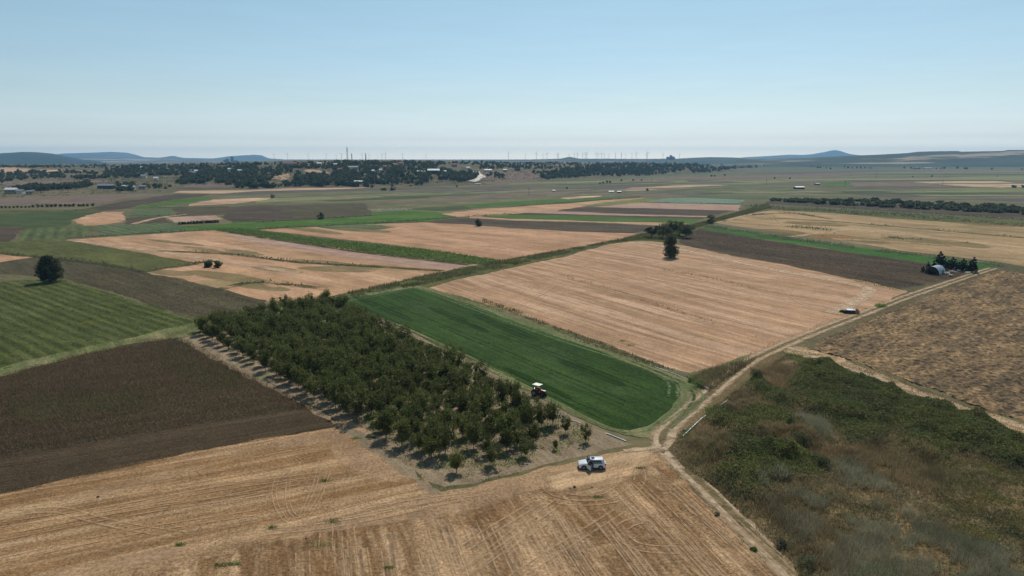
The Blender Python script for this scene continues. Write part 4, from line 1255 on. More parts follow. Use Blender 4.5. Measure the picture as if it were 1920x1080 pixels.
# ---- conifers by the shed
con = [(1730, 511, 4), (1740, 505, 5), (1750, 505, 6), (1760, 504, 11), (1769, 505, 8.5), (1777, 506, 6.5), (1784, 506, 8), (1791, 507, 7), (1797, 508, 6), (1804, 509, 8), (1810, 510, 6.5), (1817, 510, 7), (1823, 511, 9.5), (1829, 511, 5)]
conlab = {3: 'tallest dark conifer of the row, right behind the arched shed', 12: 'tall dark conifer near the right end of the row beside the track',
          0: 'low dark conifer at the left end of the row beside the arched shed', 13: 'short conifer at the right end of the row beside the track'}
cproto = make_tree('conifer', 8.0, 1.7, 0.3, 350, 900, 0.3, M['leaf_conifer'], M['bark'], nclump=30, shape='cone', clump_r=0.35)
for k, (u, v, h) in enumerate(con):
    h = h * .82
    s = h / 8.0; sx = s * 1.25
    loc = base_xy(u, v)
    o = cproto if k == 0 else dup(cproto, loc, k * 2.1, (sx, sx, s))
    if k == 0: o.location = loc; o.scale = (sx * 1.3, sx * 1.3, s)
    tag(o, conlab.get(k, 'dark pointed conifer in the middle of the row behind the arched shed'), 'tree', 'conifers behind the arched shed')

# ---- far tree prototypes
FAR = []
for i in range(5):
    FAR.append(make_tree('woodland_tree', [7, 8, 6.5, 7.5, 9][i], [4.6, 5.0, 4.8, 4.4, 4.8][i], 0.3, 400 + i, 230, 1.15, [M['leaf_far'], M['leaf_dark'], M['leaf_far'], M['leaf_dark'], M['leaf_far_green']][i], M['bark'],
                         nclump=12, clump_r=0.42, trunk_r=0.25))
POP = make_tree('poplar', 13, 1.3, 0.4, 420, 200, 0.8, M['leaf_dark'], M['bark'], nclump=22, clump_r=0.7, trunk_r=0.2)
fused = set()


def far_tree(u, v, s=1.0, label='', group=None, on_ridge=True, proto=None, cat='tree', name=None, loc=None, szz=1.0):
    x, y, z = loc or (PT(u, v) if on_ridge else (*P(u, v), 0.0))
    if not on_ridge and proto is None: s = s
    i = rr.randrange(5) if proto is None else proto
    pr = POP if i == 'pop' else FAR[i]
    if i not in fused:
        fused.add(i); o = pr; o.location = (x, y, z - 0.3); o.rotation_euler = (0, 0, rr.uniform(0, 6)); o.scale = (s, s, s * szz)
    else:
        o = dup(pr, (x, y, z - 0.3), rr.uniform(0, 6), (s, s, s * szz))
    o.name = name or cat
    tag(o, label, cat, group)
    return o


# row trees on the plain
for k in range(14):
    far_tree(62 + k * 8.6 + rr.uniform(-1, 1), 388.5 - k * 0.15, 0.42, 'small round tree in the evenly spaced row at the far left', 'row of small round trees on the left plain', False, name='row_tree')
for k in range(16):
    far_tree(338 + k * 4.7, 421 - k * 0.25, 0.32, 'small dark bush in the short hedge row above the left green field', 'short hedge row on the left', False, cat='bush')
for k in range(9):
    far_tree(-4 + k * 7.4, 390 - k * .1, 0.3, 'low bush in the hedge left of the row of round trees', 'low hedge at the far left', False, cat='bush')
# dark orchard band on the right
for k in range(280):
    a = rr.random() ** 0.8
    u = 1445 + a * 500
    v0 = 378 + a * 26; th = 2 + 11 * min(1, a * 2.2)
    v = v0 - rr.random() * th
    far_tree(u, v, rr.uniform(0.75, 1.05), ['small tree in the thin left end of the long tree band on the right plain', 'dark tree in the middle of the long tree band across the right plain', 'dark tree in the dense right part of the long tree band above the tan field', 'dark tree in the band where it leaves the right edge of the frame'][min(3, int(a * 4.3))], 'long tree band on the right plain', False, proto=rr.choice([1, 3, 0, 2]), name='grove_tree', szz=rr.uniform(.42, .6))
# scattered trees on the plain
sc = [(1521, 314.5, 'pop', 0.9, 'left poplar of the pair on the right plain'), (1526, 315, 'pop', 0.75, 'right poplar of the pair on the right plain'),
      (1583, 316, 'pop', 1.1, 'tall poplar standing alone right of the pair on the plain'), (1557, 317, 0, .8, 'small spiky tree between the poplars on the right plain')]
for u, v, pr, s, lab in sc:
    far_tree(u, v, s * 1.3, lab, 'poplars on the right plain', False, pr, name='poplar')
sb = [(1533, 315), (1538, 315.4), (1549, 316), (1590, 315.6), (1598, 315.8), (1607, 315.6), (1614, 316), (1622, 315.8), (1630, 316), (1634, 316), (1696, 316), (1708, 316.2), (1716, 317), (1724, 317.2), (1756, 317),
      (1764, 317), (1770, 317), (1795, 316), (1808, 317), (1812, 317.4), (1711, 332.5), (1746, 331.5), (1748, 331), (1870, 331), (1883, 310), (1860, 318.5), (1916, 318.5), (1899, 352), (1903, 352), (1918, 352), (1452, 335.3), (1481, 335.6), (1125, 344.6), (1131, 343.6), (1138, 343), (1144, 342.6), (1187, 339), (1203, 339), (1165, 339.6), (1214, 357.6),
      (1334, 331), (1340, 331), (1359, 329.6), (1063, 354), (857, 351), (790, 349), (770, 350)]
for k, (u, v) in enumerate(sb):
    far_tree(u, v, rr.uniform(0.7, 1.1) * (1.2 if v < 320 else 0.6), 'small dark tree or bush scattered on the distant plain', 'scattered trees on the distant plain', False, name='plain_tree')

# wooded ridge: individual nearest trees, the rest one mass
woods = [  # outline, count, scale
    ([(440, 352), (470, 340), (520, 346), (560, 338), (640, 336), (700, 340), (700, 352), (620, 350), (540, 350), (480, 354)], 70, 1.15),
    ([(485, 345), (480, 318), (540, 312), (560, 320), (520, 330), (500, 342)], 45, 1.0),
    ([(548, 340), (555, 326), (610, 326), (620, 340), (615, 350), (560, 348)], 60, 1.1),
    ([(620, 345), (625, 318), (700, 312), (790, 316), (800, 335), (790, 348), (700, 346)], 230, 1.0),
    ([(785, 345), (790, 320), (830, 314), (850, 322), (830, 340)], 40, 1.0),
    ([(828, 336), (832, 329), (842, 329), (842, 337)], 7, 1.2), ([(842, 338), (846, 324), (880, 322), (898, 328), (892, 338), (870, 341)], 50, 1.1),
    ([(540, 316), (560, 310), (640, 308), (700, 305), (790, 308), (830, 312), (800, 318), (700, 314), (620, 318)], 130, 0.9),
    ([(330, 346), (340, 338), (350, 330), (400, 330), (480, 330), (480, 350), (440, 350), (400, 344), (350, 346)], 110, 1.1),
    ([(190, 335), (200, 316), (260, 312), (330, 312), (480, 311), (480, 330), (400, 332), (300, 330), (240, 334)], 260, 1.05),
    ([(-60, 340), (0, 324), (60, 322), (100, 325), (122, 334), (90, 336), (30, 338), (0, 345)], 110, 1.0),
    ([(130, 334), (150, 330), (210, 332), (200, 336), (140, 337)], 22, 0.9), ([(110, 324), (110, 320), (185, 324), (180, 328)], 22, .8),
    ([(20, 356), (50, 350), (120, 349), (170, 345), (172, 350), (140, 355), (90, 358), (40, 360)], 60, 1.0),
    ([(-60, 316), (0, 312), (100, 312), (200, 314), (200, 316), (100, 315), (0, 314)], 40, 0.8),
    ([(215, 358), (250, 351), (250, 359)], 10, 1.0), ([(212, 349), (240, 344), (255, 346), (252, 352), (225, 352)], 16, .9), ([(265, 350), (290, 346), (330, 352), (300, 356)], 10, .8),
    ([(1020, 336), (1010, 330), (1050, 318), (1100, 312), (1160, 307), (1300, 309), (1362, 318), (1358, 321), (1300, 324), (1290, 318), (1240, 327), (1180, 331), (1130, 329), (1060, 333)], 420, 1.15),
    ([(900, 312), (960, 311), (1010, 312), (1060, 314), (1020, 318), (960, 316), (900, 318)], 70, 0.8),
    ([(912, 333), (918, 327), (935, 327), (950, 331), (950, 335), (925, 336)], 14, .9), ([(1030, 335), (1060, 330), (1110, 329), (1100, 333)], 16, .8),
    ([(966, 321), (972, 316), (978, 321)], 3, 1.0), ([(995, 327), (1002, 323), (1032, 323), (1030, 326)], 8, .8),
    ([(1335, 320), (1360, 315), (1400, 312), (1480, 308), (1560, 306), (1700, 306), (1800, 305), (1920, 303), (1920, 305), (1700, 308), (1500, 309), (1420, 314)], 120, 1.5),
    ([(-60, 315), (-60, 311), (300, 310.5), (480, 308), (600, 304.5), (850, 304.5), (1000, 306), (1360, 308), (1355, 311), (1000, 311), (840, 309), (600, 308), (300, 313)], 380, 0.9),
    ([(1780, 303), (1920, 299), (1960, 299), (1960, 304), (1820, 304)], 30, 2.0),
]
allp = []
rw = np.random.default_rng(77)
for poly, cnt, s in woods:
    pts = sample(poly, int(cnt * 1.75), rw, px_uniform=True)
    for q in pts:
        allp.append((*PT(q[0], q[1]), s * rw.uniform(0.6, 1.35) * (1.0)))
allp.sort(key=lambda q: math.hypot(q[0], q[1]))
for q in allp[:290]:
    zu, zv = to_px(q[0], q[1], q[2])
    if zu < 130: lab = 'rounded dark tree in the tree belts at the far left of the ridge'
    elif zu < 330: lab = 'rounded dark tree on the ridge between the left tree belts and the village'
    elif zu < 480: lab = 'dark tree above the bare tan slope left of the village'
    elif zu < 640: lab = 'dark tree on the wooded slope below the long red roof'
    elif zu < 800: lab = 'dark tree on the wooded slope below the radio masts'
    elif zu < 900: lab = 'dark tree beside the winding white road below the village'
    elif zu < 1000: lab = 'dark shrubby tree on the reddish cut slope right of the white road'
    else: lab = 'dark tree in the dense wood covering the right end of the ridge'
    far_tree(0, 0, q[3] * .85, lab, 'trees on the wooded ridge', loc=q[:3], szz=rr.uniform(.7, 1.1), name='woodland_tree')
# the remaining wood reads as one mass: baked into one mesh
bV, bF, off = [], [], 0
src = []
for o in FAR[:4]:
    me = o.children[0].data if o.children[0].name.startswith('crown') else o.children[1].data
    a = np.zeros(len(me.vertices) * 3, np.float32); me.vertices.foreach_get('co', a); a = a.reshape(-1, 3)
    src.append(a)
for q in allp[290:]:
    a = src[rw.integers(0, 4)]
    th = rw.uniform(0, 6.28); c_, s_ = math.cos(th), math.sin(th)
    b = a * q[3] * .85
    b = np.stack([b[:, 0] * c_ - b[:, 1] * s_ + q[0], b[:, 0] * s_ + b[:, 1] * c_ + q[1], b[:, 2] * rw.uniform(.8, 1.15) + q[2] - .3], 1)
    bV.append(b)
bV = np.concatenate(bV)
stuff('woodland', bV, np.arange(len(bV)).reshape(-1, 4), 4, M['leaf_far'])
# low scrub over the ridge slopes
sp_ = []
for poly, cnt in (([(190, 345), (190, 320), (480, 314), (700, 310), (830, 314), (900, 325), (880, 345), (700, 348), (480, 350), (300, 348)], 1500),
                  ([(-100, 360), (0, 326), (190, 326), (330, 350), (300, 360), (0, 372)], 350), ([(900, 342), (900, 322), (1060, 320), (1060, 335)], 160)):
    for q in sample(poly, cnt, rw, px_uniform=True):
        sp_.append(PT(q[0], q[1]))
sp_ = np.array(sp_)
C = np.repeat(sp_, 14, axis=0) + rw.normal(size=(len(sp_) * 14, 3)) * np.array([1.8, 1.8, 0.5]) + np.array([0, 0, .7])
V, F = cards(C, rw.uniform(.5, 1.1, len(C)), rw, .2, .6)
stuff('scrub', V, F, 4, M['leaf_grey'])

# ------------------------------------------------------------ near and middle ground cover
# tall dark green crop strip between the two stubble fields
strip = [(398, 430), (440, 429), (480, 432), (560, 443), (640, 452), (800, 468), (935, 487), (945, 490), (900, 496), (830, 490), (700, 474), (560, 454), (480, 442), (430, 435)]
S('crop_strip', strip, M['dull'])
grow('tall_crop', [strip], 1.6, M['greenweed'], (0.4, 1.0), 0.34, kind='stand', per=2, puff=0.4)
# reed bank along the ditch
bank = [(372, 604), (480, 577), (620, 556), (800, 516), (940, 489), (1110, 459), (1200, 440), (1290, 424), (1340, 410), (1400, 393), (1440, 381), (1446, 390), (1390, 404), (1345, 416), (1285, 434), (1262, 452), (1200, 450), (1140, 456), (1060, 476), (960, 499), (860, 519), (800, 533), (700, 552), (620, 566), (480, 585), (380, 612)]
M['reed2'] = leaf_mat('reed_bank_leaves', L((112, 112, 70)), L((142, 134, 94)), L((92, 100, 60)), trans=0.45, clump=0.08)
grow('reeds', [bank], 5, M['reed2'], (0.3, 1.35), 0.14, kind='blades', lean=0.25, mask=patchy(6, 0.36, 21))
grow('reeds', [bank], 1.6, M['leaf_grey'], (0.2, 0.9), 0.26, kind='stand', mask=patchy(5, 0.5, 22))
lb = [(-20, 692), (100, 664), (200, 642), (345, 606), (372, 600), (378, 612), (350, 622), (250, 640), (150, 660), (60, 680), (0, 700)]
grow('reeds', [lb], 9, M['greenweed'], (0.2, 0.8), 0.12, kind='stand', mask=patchy(5, 0.42, 23))
grow('dry_grass', [[(0, 702), (120, 672), (250, 640), (350, 620), (350, 630), (250, 650), (120, 682), (0, 712)]], 12, M['drygrass'], (0.2, 0.6), 0.04, mask=patchy(4, 0.45, 24))
# bushes along the edge between alfalfa and stubble
edge = [(905, 560), (960, 578), (1040, 612), (1100, 634), (1160, 655), (1215, 676), (1290, 704), (1290, 711), (1210, 684), (1150, 662), (1090, 641), (1020, 612), (950, 582), (905, 567)]
grow('edge_weeds', [edge], 7, M['brownweed'], (0.3, 0.9), 0.09, mask=patchy(5, 0.45, 25))
grow('edge_weeds', [edge, [(795, 540), (905, 566), (950, 586), (940, 586), (860, 566), (800, 547)]], 5, M['reed'], (0.2, 0.9), 0.16, kind='stand', mask=patchy(6, 0.45, 26))
grow('dry_grass', [[(1048, 512), (1140, 538), (1220, 565), (1330, 600), (1420, 628), (1420, 632), (1330, 606), (1220, 571), (1140, 544), (1048, 518)]], 2.5, M['drygrass'], (0.2, 0.7), 0.1, mask=patchy(6, 0.5, 27))
grow('dry_grass', [[(1240, 502), (1330, 519), (1440, 545), (1440, 548), (1330, 523), (1240, 506)]], 2.0, M['brownweed'], (0.2, 0.7), 0.1, mask=patchy(6, 0.5, 28))
rg = np.random.default_rng(88); bp_ = []
for ln in BOUND:
    c = catmull([P(*q) for q in ln], 6)
    for a_, b_ in zip(c[:-1], c[1:]):
        for j in range(int((b_ - a_).length * 2.2)):
            q = a_.lerp(b_, rg.random()); bp_.append((q.x + rg.normal() * 1.1, q.y + rg.normal() * 1.1, .35))
bp_ = np.array(bp_); bp_ = bp_[fbm(bp_[:, 0] / 18, bp_[:, 1] / 18, 77, 3) > .4]
bp_[:, 2] += rg.uniform(-.2, .7, len(bp_))
V, F = cards(bp_, rg.uniform(.3, .7, len(bp_)), rg, .2, .55)
stuff('boundary_weeds', V, F, 4, M['leaf_grey'])
# weeds along the field edges on the right
grow('edge_weeds', [[(1330, 422), (1440, 440), (1600, 461), (1750, 481), (1880, 497), (1890, 502), (1750, 486), (1600, 466), (1440, 446), (1320, 426)]], 1.6, M['leaf_grey'], (0.3, 1.3), 0.4, kind='stand', mask=patchy(10, 0.42, 29))
grow('edge_weeds', [[(1580, 518), (1640, 528), (1692, 540), (1685, 546), (1630, 534), (1570, 520)]], 3, M['reed'], (0.2, 0.7), 0.2, kind='stand')
grow('edge_weeds', [[(1440, 418), (1500, 424), (1600, 437), (1700, 447), (1840, 455), (1840, 457), (1700, 450), (1600, 441), (1500, 429), (1440, 422)]], 0.5, M['leaf_grey'], (0.3, 1.2), 0.6, kind='stand', mask=patchy(14, 0.5, 30))
grow('edge_weeds', [[(1560, 447), (1480, 437), (1440, 412), (1530, 416), (1600, 432)]], 0.02, M['leaf_grey'], (0.2, 0.6), 0.4, kind='stand')
grow('shrub_band', [[(1400, 384), (1700, 401), (1940, 413), (1940, 426), (1700, 410), (1540, 399), (1420, 391)]], 0.22, M['leaf_grey'], (0.4, 1.8), 1.0, kind='stand', mask=patchy(25, 0.45, 31))
# brown-grey weeds between the stubble field and the road
knoll = [(1290, 712), (1330, 692), (1400, 676), (1420, 672), (1400, 688), (1362, 712), (1330, 735), (1312, 728)]
grow('brown_weeds', [knoll], 22, M['brownweed'], (0.5, 1.5), 0.05, mask=patchy(5, 0.4, 33))
grow('brown_weeds', [knoll], 9, M['leaf_grey'], (0.2, 1.0), 0.13, kind='stand', mask=patchy(5, 0.42, 34))
# bean rows
grow('bean_plants', [[(-60, 545), (0, 528), (60, 524), (120, 525), (200, 548), (280, 573), (345, 592), (375, 600), (300, 620), (200, 644), (100, 664), (0, 688), (-60, 704)]], 4.5, M['reed'], (0.15, 0.6), 0.17, kind='stand',
     mask=lambda x, y, rng: (np.abs(((x * math.sin(DIR_V2) + y * math.cos(DIR_V2)) / 3.4) % 1 - 0.5) < 0.25) & (fbm(x / 14, y / 14, 5, 3) > 0.38))
# dried sunflowers
sf = [(-40, 866), (0, 855), (207, 824), (385, 794), (560, 767), (606, 776), (560, 750), (480, 712), (400, 668), (348, 640), (330, 634), (160, 664), (0, 708), (-40, 718)]
grow('dried_sunflowers', [sf], 16, M['sunfl'], (0.3, 1.25), 0.1, kind='stand')
M['browndry'] = leaf_mat('dry_brown_stalks', L((112, 88, 64)), L((136, 108, 80)), None, trans=0.3)
grow('dried_sunflowers', [sf], 5, M['browndry'], (0.5, 1.3), 0.05)
grow('yellow_leaves', [sf], 0.9, M['sunfl_y'], (0.6, 1.2), 0.07, kind='cards')
grow('yellow_leaves', [[(-40, 858), (0, 850), (207, 820), (260, 812), (260, 800), (100, 822), (0, 838)]], 4, M['sunfl_y'], (0.3, 1.1), 0.09, kind='cards')
grow('low_stubble', [[(-40, 930), (-40, 868), (0, 858), (207, 826), (385, 796), (560, 769), (610, 778), (628, 795), (500, 818), (350, 846), (150, 890), (0, 921)]], 14, M['sunfl'], (0.0, 0.2), 0.07, kind='cards')
grow('low_stubble', [[(-40, 900), (0, 880), (207, 845), (385, 812), (560, 785), (625, 795), (500, 818), (350, 846), (150, 890), (0, 921)]], 5, M['brownweed'], (0.0, 0.25), 0.05, kind='cards')
grow('dry_stalks', [[(-40, 930), (0, 922), (150, 893), (350, 848), (500, 820), (632, 795), (632, 798), (500, 824), (350, 852), (150, 898), (0, 928)]], 26, M['drygrass'], (0.15, 0.5), 0.03, mask=patchy(3, 0.38, 35))
grow('brown_crop', [[(120, 523), (200, 497), (262, 511), (340, 527), (430, 548), (492, 565), (500, 573), (440, 590), (385, 598), (345, 590), (260, 564), (180, 538)]], 2.2, M['sunfl'], (0.1, 0.5), 0.15, kind='cards')
grow('brown_crop', [[(1285, 440), (1310, 430), (1440, 452), (1600, 476), (1740, 496), (1830, 509), (1780, 524), (1690, 539), (1560, 512), (1440, 486), (1340, 470)]], 1.6, M['sunfl'], (0.1, 0.5), 0.17, kind='cards')
# stubble and straw in the near field
near = [(-40, 1100), (0, 930), (150, 898), (350, 853), (500, 825), (632, 800), (720, 838), (800, 912), (830, 924), (890, 915), (1000, 888), (1190, 842), (1245, 850), (1290, 905), (1380, 990), (1480, 1100)]
grow('straw', [near], 9, M['drygrass'], (0.06, 0.22), 0.035, kind='blades', lean=1.4, mask=patchy(4, 0.4, 36))
grow('straw', [[(860, 552), (960, 512), (1140, 462), (1240, 462), (1440, 500), (1600, 535), (1590, 575), (1480, 630), (1380, 680), (1290, 690), (1100, 622), (960, 575)]], 1.0, M['drygrass'], (0.06, 0.25), 0.08, lean=1.6, mask=patchy(7, 0.48, 37))
for k, (u, v, s) in enumerate([(604, 1023, 1.5), (625, 978, .9), (510, 990, .8), (730, 1066, .7), (338, 1022, .7), (610, 902, .8), (412, 1060, .9), (438, 1058, .8), (1200, 878, .8), (1121, 933, .8), (668, 822, .8), (697, 821, .6), (1183, 647 + 1, 1.4), (1168, 640, 1.2)]):
    rg = np.random.default_rng(900 + k)
    n = 160
    c = rg.normal(size=(n, 3)) * np.array([.55 * s, .28 * s, 0.0]); c[:, 2] = rg.uniform(0.03, .3 * s, n)
    V, F = cards(c, np.full(n, .09), rg, .2, .5, .4)
    o = link('weed_clump', mesh_np('weed_clump', V, F, 4), M['greenweed'], loc=base_xy(u, v))
    labs = ['largest green weed clump on the near stubble below the middle of the frame', 'green weed clump between the two wheel-mark loops and the orchard corner', None, 'small weed clump near the bottom edge right of the largest weed clump', None, 'weed clump inside the curved wheel marks',
            None, None, 'small weed clump on trampled straw right of the white car', 'small weed clump on the turning circle below the white car', None, None, 'green weed clump at the lower edge of the big tan field', None]
    tag(o, labs[k] or 'small green weed clump on the stubble', 'weeds', 'weed clumps on the stubble')

grow('dry_grass', [[(1480, 656), (1570, 670), (1660, 702), (1780, 746), (1940, 802), (1940, 822), (1760, 764), (1620, 712), (1500, 668)]], 9, M['drygrass'], (0.15, 0.6), 0.05, mask=patchy(4, 0.46, 71))
grow('edge_weeds', [[(1480, 656), (1570, 670), (1660, 702), (1780, 746), (1940, 802), (1940, 822), (1760, 764), (1620, 712), (1500, 668)]], 5, M['reed'], (0.1, 0.5), 0.12, kind='stand', mask=patchy(5, 0.52, 72))
# ---- ploughed field: real clods
pl = [P(*q) for q in [(1508, 655), (1560, 628), (1640, 594), (1700, 571), (1800, 532), (1862, 509), (1880, 506), (1960, 520), (2250, 590), (2250, 900), (1930, 797), (1780, 744), (1660, 699), (1570, 668)]]
ax = np.array(pl); st = 0.55
gx = np.arange(ax[:, 0].min(), min(ax[:, 0].max(), 330), st); gy = np.arange(ax[:, 1].min(), ax[:, 1].max(), st)
X, Y = np.meshgrid(gx, gy)
cD, sD = math.cos(-DIR_P1), math.sin(-DIR_P1)
al = X * cD + Y * sD; ac = -X * sD + Y * cD
h = 0.75 * (fbm(X * 0.9, Y * 0.9, 41, 2) - 0.42) + 0.4 * (fbm(al * 0.25, ac * 1.1, 43, 3) - 0.45)
ins = in_poly((X + fbm(X * .3, Y * .3, 2) * 3 - 1.5).ravel(), (Y + fbm(X * .3, Y * .3, 6) * 3 - 1.5).ravel(), pl).reshape(X.shape)
Z = np.where(ins, np.maximum(h, 0.0) + 0.03, -0.3)
idx = np.arange(X.size).reshape(X.shape)
q = ins[:-1, :-1] & ins[1:, :-1] & ins[:-1, 1:] & ins[1:, 1:]
F = np.stack([idx[:-1, :-1][q], idx[:-1, 1:][q], idx[1:, 1:][q], idx[1:, :-1][q]], 1)
me = mesh_np('ploughed_field', np.stack([X.ravel(), Y.ravel(), Z.ravel()], 1), F, 4)
bm = bmesh.new(); bm.from_mesh(me); bmesh.ops.delete(bm, geom=[v for v in bm.verts if not v.link_faces], context='VERTS'); bm.to_mesh(me); bm.free()
tag(link('ploughed_field', me, M['plough']), kind='structure')
grow('dry_grass', [[(1490, 655), (1600, 604), (1700, 564), (1800, 527), (1862, 506), (1870, 509), (1800, 534), (1700, 573), (1600, 616), (1508, 660)]], 5, M['drygrass'], (0.15, 0.5), 0.07, mask=patchy(5, 0.42, 38))
grow('straw', [[(1508, 655), (1560, 628), (1700, 571), (1862, 509), (1960, 525), (1960, 800), (1930, 797), (1780, 744), (1660, 699), (1570, 668)]], 0.9, M['drygrass'], (0.1, 0.35), 0.12, lean=1.5, mask=patchy(7, 0.5, 39), zf=lambda x, y: np.full_like(x, 0.12))

# ---- thicket: mounded brambles, dry weeds and grey dead stems
tk = [P(*q) for q in [(1262, 862), (1252, 842), (1285, 812), (1340, 762), (1425, 700), (1475, 664), (1500, 668), (1620, 713), (1760, 764), (1930, 820), (2200, 905), (2200, 1180), (1540, 1180), (1490, 1068), (1420, 995), (1340, 915)]]


def in_px(x, y, polys):
    u, v = to_px(x, y)
    m = np.zeros(np.shape(x), bool)
    for q in polys: m |= in_poly(u, v, q)
    return m


BR = [  # bramble mounds (surveyed outlines)
    [(1495, 690), (1560, 690), (1700, 745), (1800, 780), (1930, 830), (1990, 880), (1900, 880), (1800, 850), (1760, 860), (1700, 830), (1690, 800), (1640, 830), (1600, 842), (1560, 800), (1490, 760), (1480, 720)],
    [(1372, 790), (1400, 765), (1440, 770), (1500, 790), (1495, 812), (1470, 830), (1420, 832), (1370, 815)],
    [(1420, 770), (1470, 772), (1490, 790), (1490, 808), (1440, 800)],
    [(1330, 790), (1350, 768), (1390, 775), (1380, 800), (1340, 805)],
    [(1400, 705), (1430, 708), (1470, 745), (1490, 770), (1450, 762), (1410, 735)],
    [(1460, 818), (1500, 808), (1535, 815), (1530, 845), (1480, 850)],
    [(1310, 845), (1360, 835), (1460, 845), (1540, 868), (1548, 885), (1520, 905), (1440, 905), (1350, 880)],
    [(1325, 885), (1380, 890), (1440, 905), (1430, 945), (1390, 940), (1350, 912)],
    [(1690, 835), (1740, 830), (1780, 860), (1760, 870), (1700, 860)],
]
BRY = [[(1300, 835), (1380, 830), (1480, 848), (1545, 872), (1500, 890), (1380, 875), (1320, 862)], [(1405, 772), (1450, 772), (1480, 785), (1450, 795)], [(1740, 870), (1930, 860), (1930, 1040), (1820, 1030), (1760, 930)],
       [(1340, 890), (1400, 893), (1420, 905), (1360, 905)]]
GREY = [[(1420, 915), (1480, 895), (1560, 910), (1640, 930), (1700, 960), (1780, 1010), (1880, 1040), (1990, 1090), (1990, 1180), (1560, 1180), (1540, 1060), (1480, 1000)],
        [(1550, 870), (1600, 865), (1640, 900), (1690, 940), (1650, 950), (1590, 915)], [(1480, 790), (1540, 790), (1580, 830), (1530, 835)]]
BROWN = [[(1400, 680), (1445, 680), (1500, 700), (1480, 720), (1440, 725)], [(1370, 735), (1400, 735), (1450, 770), (1400, 770), (1365, 790), (1345, 765)], [(1280, 840), (1330, 830), (1370, 850), (1370, 890), (1330, 890)],
         [(1430, 800), (1470, 830), (1440, 845), (1420, 835)], [(1480, 980), (1540, 980), (1600, 1020), (1590, 1080), (1530, 1080), (1490, 1040)], [(1560, 850), (1650, 835), (1740, 850), (1780, 900), (1740, 930), (1650, 900)],
         [(1415, 940), (1450, 930), (1520, 960), (1500, 1000), (1450, 985)]]


def soft_in(x, y, polys, r=2.0):
    m = np.zeros(np.shape(x))
    for k in range(8):
        a = k * math.pi / 4
        m += in_px(x + r * math.cos(a), y + r * math.sin(a), polys)
        m += in_px(x + r * .4 * math.cos(a), y + r * .4 * math.sin(a), polys)
    return m / 16


def thick_raw(x, y):
    n = fbm(x / 5.5, y / 5.5, 51, 4); n2 = fbm(x / 1.7, y / 1.7, 55, 3)
    b = soft_in(x, y, BR); g = soft_in(x, y, GREY); w = soft_in(x, y, BROWN)
    h = 0.2 + 0.5 * np.clip(n - 0.35, 0, 1) * 1.5
    n3 = 1 - np.abs(2 * fbm(x / 7.0, y / 7.0, 58, 2) - 1)
    h = h + b * (0.7 + 3.4 * np.clip(n - 0.34, 0, 1) + 1.0 * n3 ** 2) + g * 0.9 * n
    return h * (0.75 + 0.5 * n2)


ax = np.array(tk); st = 0.5
TX0, TY0 = ax[:, 0].min() - 1, ax[:, 1].min() - 1
gx = np.arange(TX0, ax[:, 0].max() + 1, st); gy = np.arange(TY0, ax[:, 1].max() + 1, st)
X, Y = np.meshgrid(gx, gy)
inside = in_poly(X.ravel(), Y.ravel(), tk).reshape(X.shape).astype(float)
for _ in range(5):       # feather the margin
    p_ = np.pad(inside, 1, mode='edge')
    inside = (p_[1:-1, 1:-1] * 2 + p_[:-2, 1:-1] + p_[2:, 1:-1] + p_[1:-1, :-2] + p_[1:-1, 2:]) / 6
TH = thick_raw(X, Y) * np.clip((inside - 0.35) / 0.65, 0, 1)


def thz(x, y):
    fx = np.clip((x - TX0) / st, 0, TH.shape[1] - 1.001); fy = np.clip((y - TY0) / st, 0, TH.shape[0] - 1.001)
    i = fx.astype(int); j = fy.astype(int); a = fx - i; b = fy - j
    return TH[j, i] * (1 - a) * (1 - b) + TH[j, i + 1] * a * (1 - b) + TH[j + 1, i] * (1 - a) * b + TH[j + 1, i + 1] * a * b


idx = np.arange(X.size).reshape(X.shape); q = inside[:-1, :-1] > 0.33
F = np.stack([idx[:-1, :-1][q], idx[:-1, 1:][q], idx[1:, 1:][q], idx[1:, :-1][q]], 1)
me = mesh_np('undergrowth', np.stack([X.ravel(), Y.ravel(), (TH * 0.85 - 0.02).ravel()], 1), F, 4)
bm = bmesh.new(); bm.from_mesh(me); bmesh.ops.delete(bm, geom=[v for v in bm.verts if not v.link_faces], context='VERTS'); bm.to_mesh(me); bm.free()
for p_ in me.polygons: p_.use_smooth = True
tag(link('undergrowth', me, M['thicketsoil']), kind='stuff')

msk = lambda polys, inv=False, thr=0.0, sc=3.0, sd=1, soft=2.0: (lambda x, y, rng: ((soft_in(x, y, polys, soft) > rng.uniform(0.1, 0.9, np.shape(x))) ^ inv) & (fbm(x / sc, y / sc, sd, 3) > thr))
tkw = [tk]
grow('bramble', tkw, 70, M['bramble'], (-0.15, 0.2), 0.15, kind='cards', zf=thz, world=True, mask=msk(BR), rng=np.random.default_rng(1))
grow('bramble', tkw, 40, M['bramble_y'], (-0.05, 0.2), 0.12, kind='cards', zf=thz, world=True, mask=msk(BRY, thr=0.42), rng=np.random.default_rng(2))
grow('dead_stems', tkw, 70, M['greystem'], (0.4, 1.5), 0.014, zf=thz, world=True, mask=msk(GREY, thr=0.46, sc=3), lean=0.35, rng=np.random.default_rng(3))
grow('dead_stems', tkw, 30, M['greystem'], (0.0, 1.0), 0.05, kind='cards', zf=thz, world=True, mask=msk(GREY, thr=0.44, sc=3), rng=np.random.default_rng(4))
grow('brown_weeds', tkw, 50, M['brownweed'], (0.3, 1.1), 0.03, zf=thz, world=True, mask=msk(BROWN, thr=0.38), rng=np.random.default_rng(5))
grow('dry_grass', tkw, 30, M['drygrass'], (0.2, 0.9), 0.026, zf=thz, world=True, mask=msk(BROWN, thr=0.44, sd=8), rng=np.random.default_rng(6))
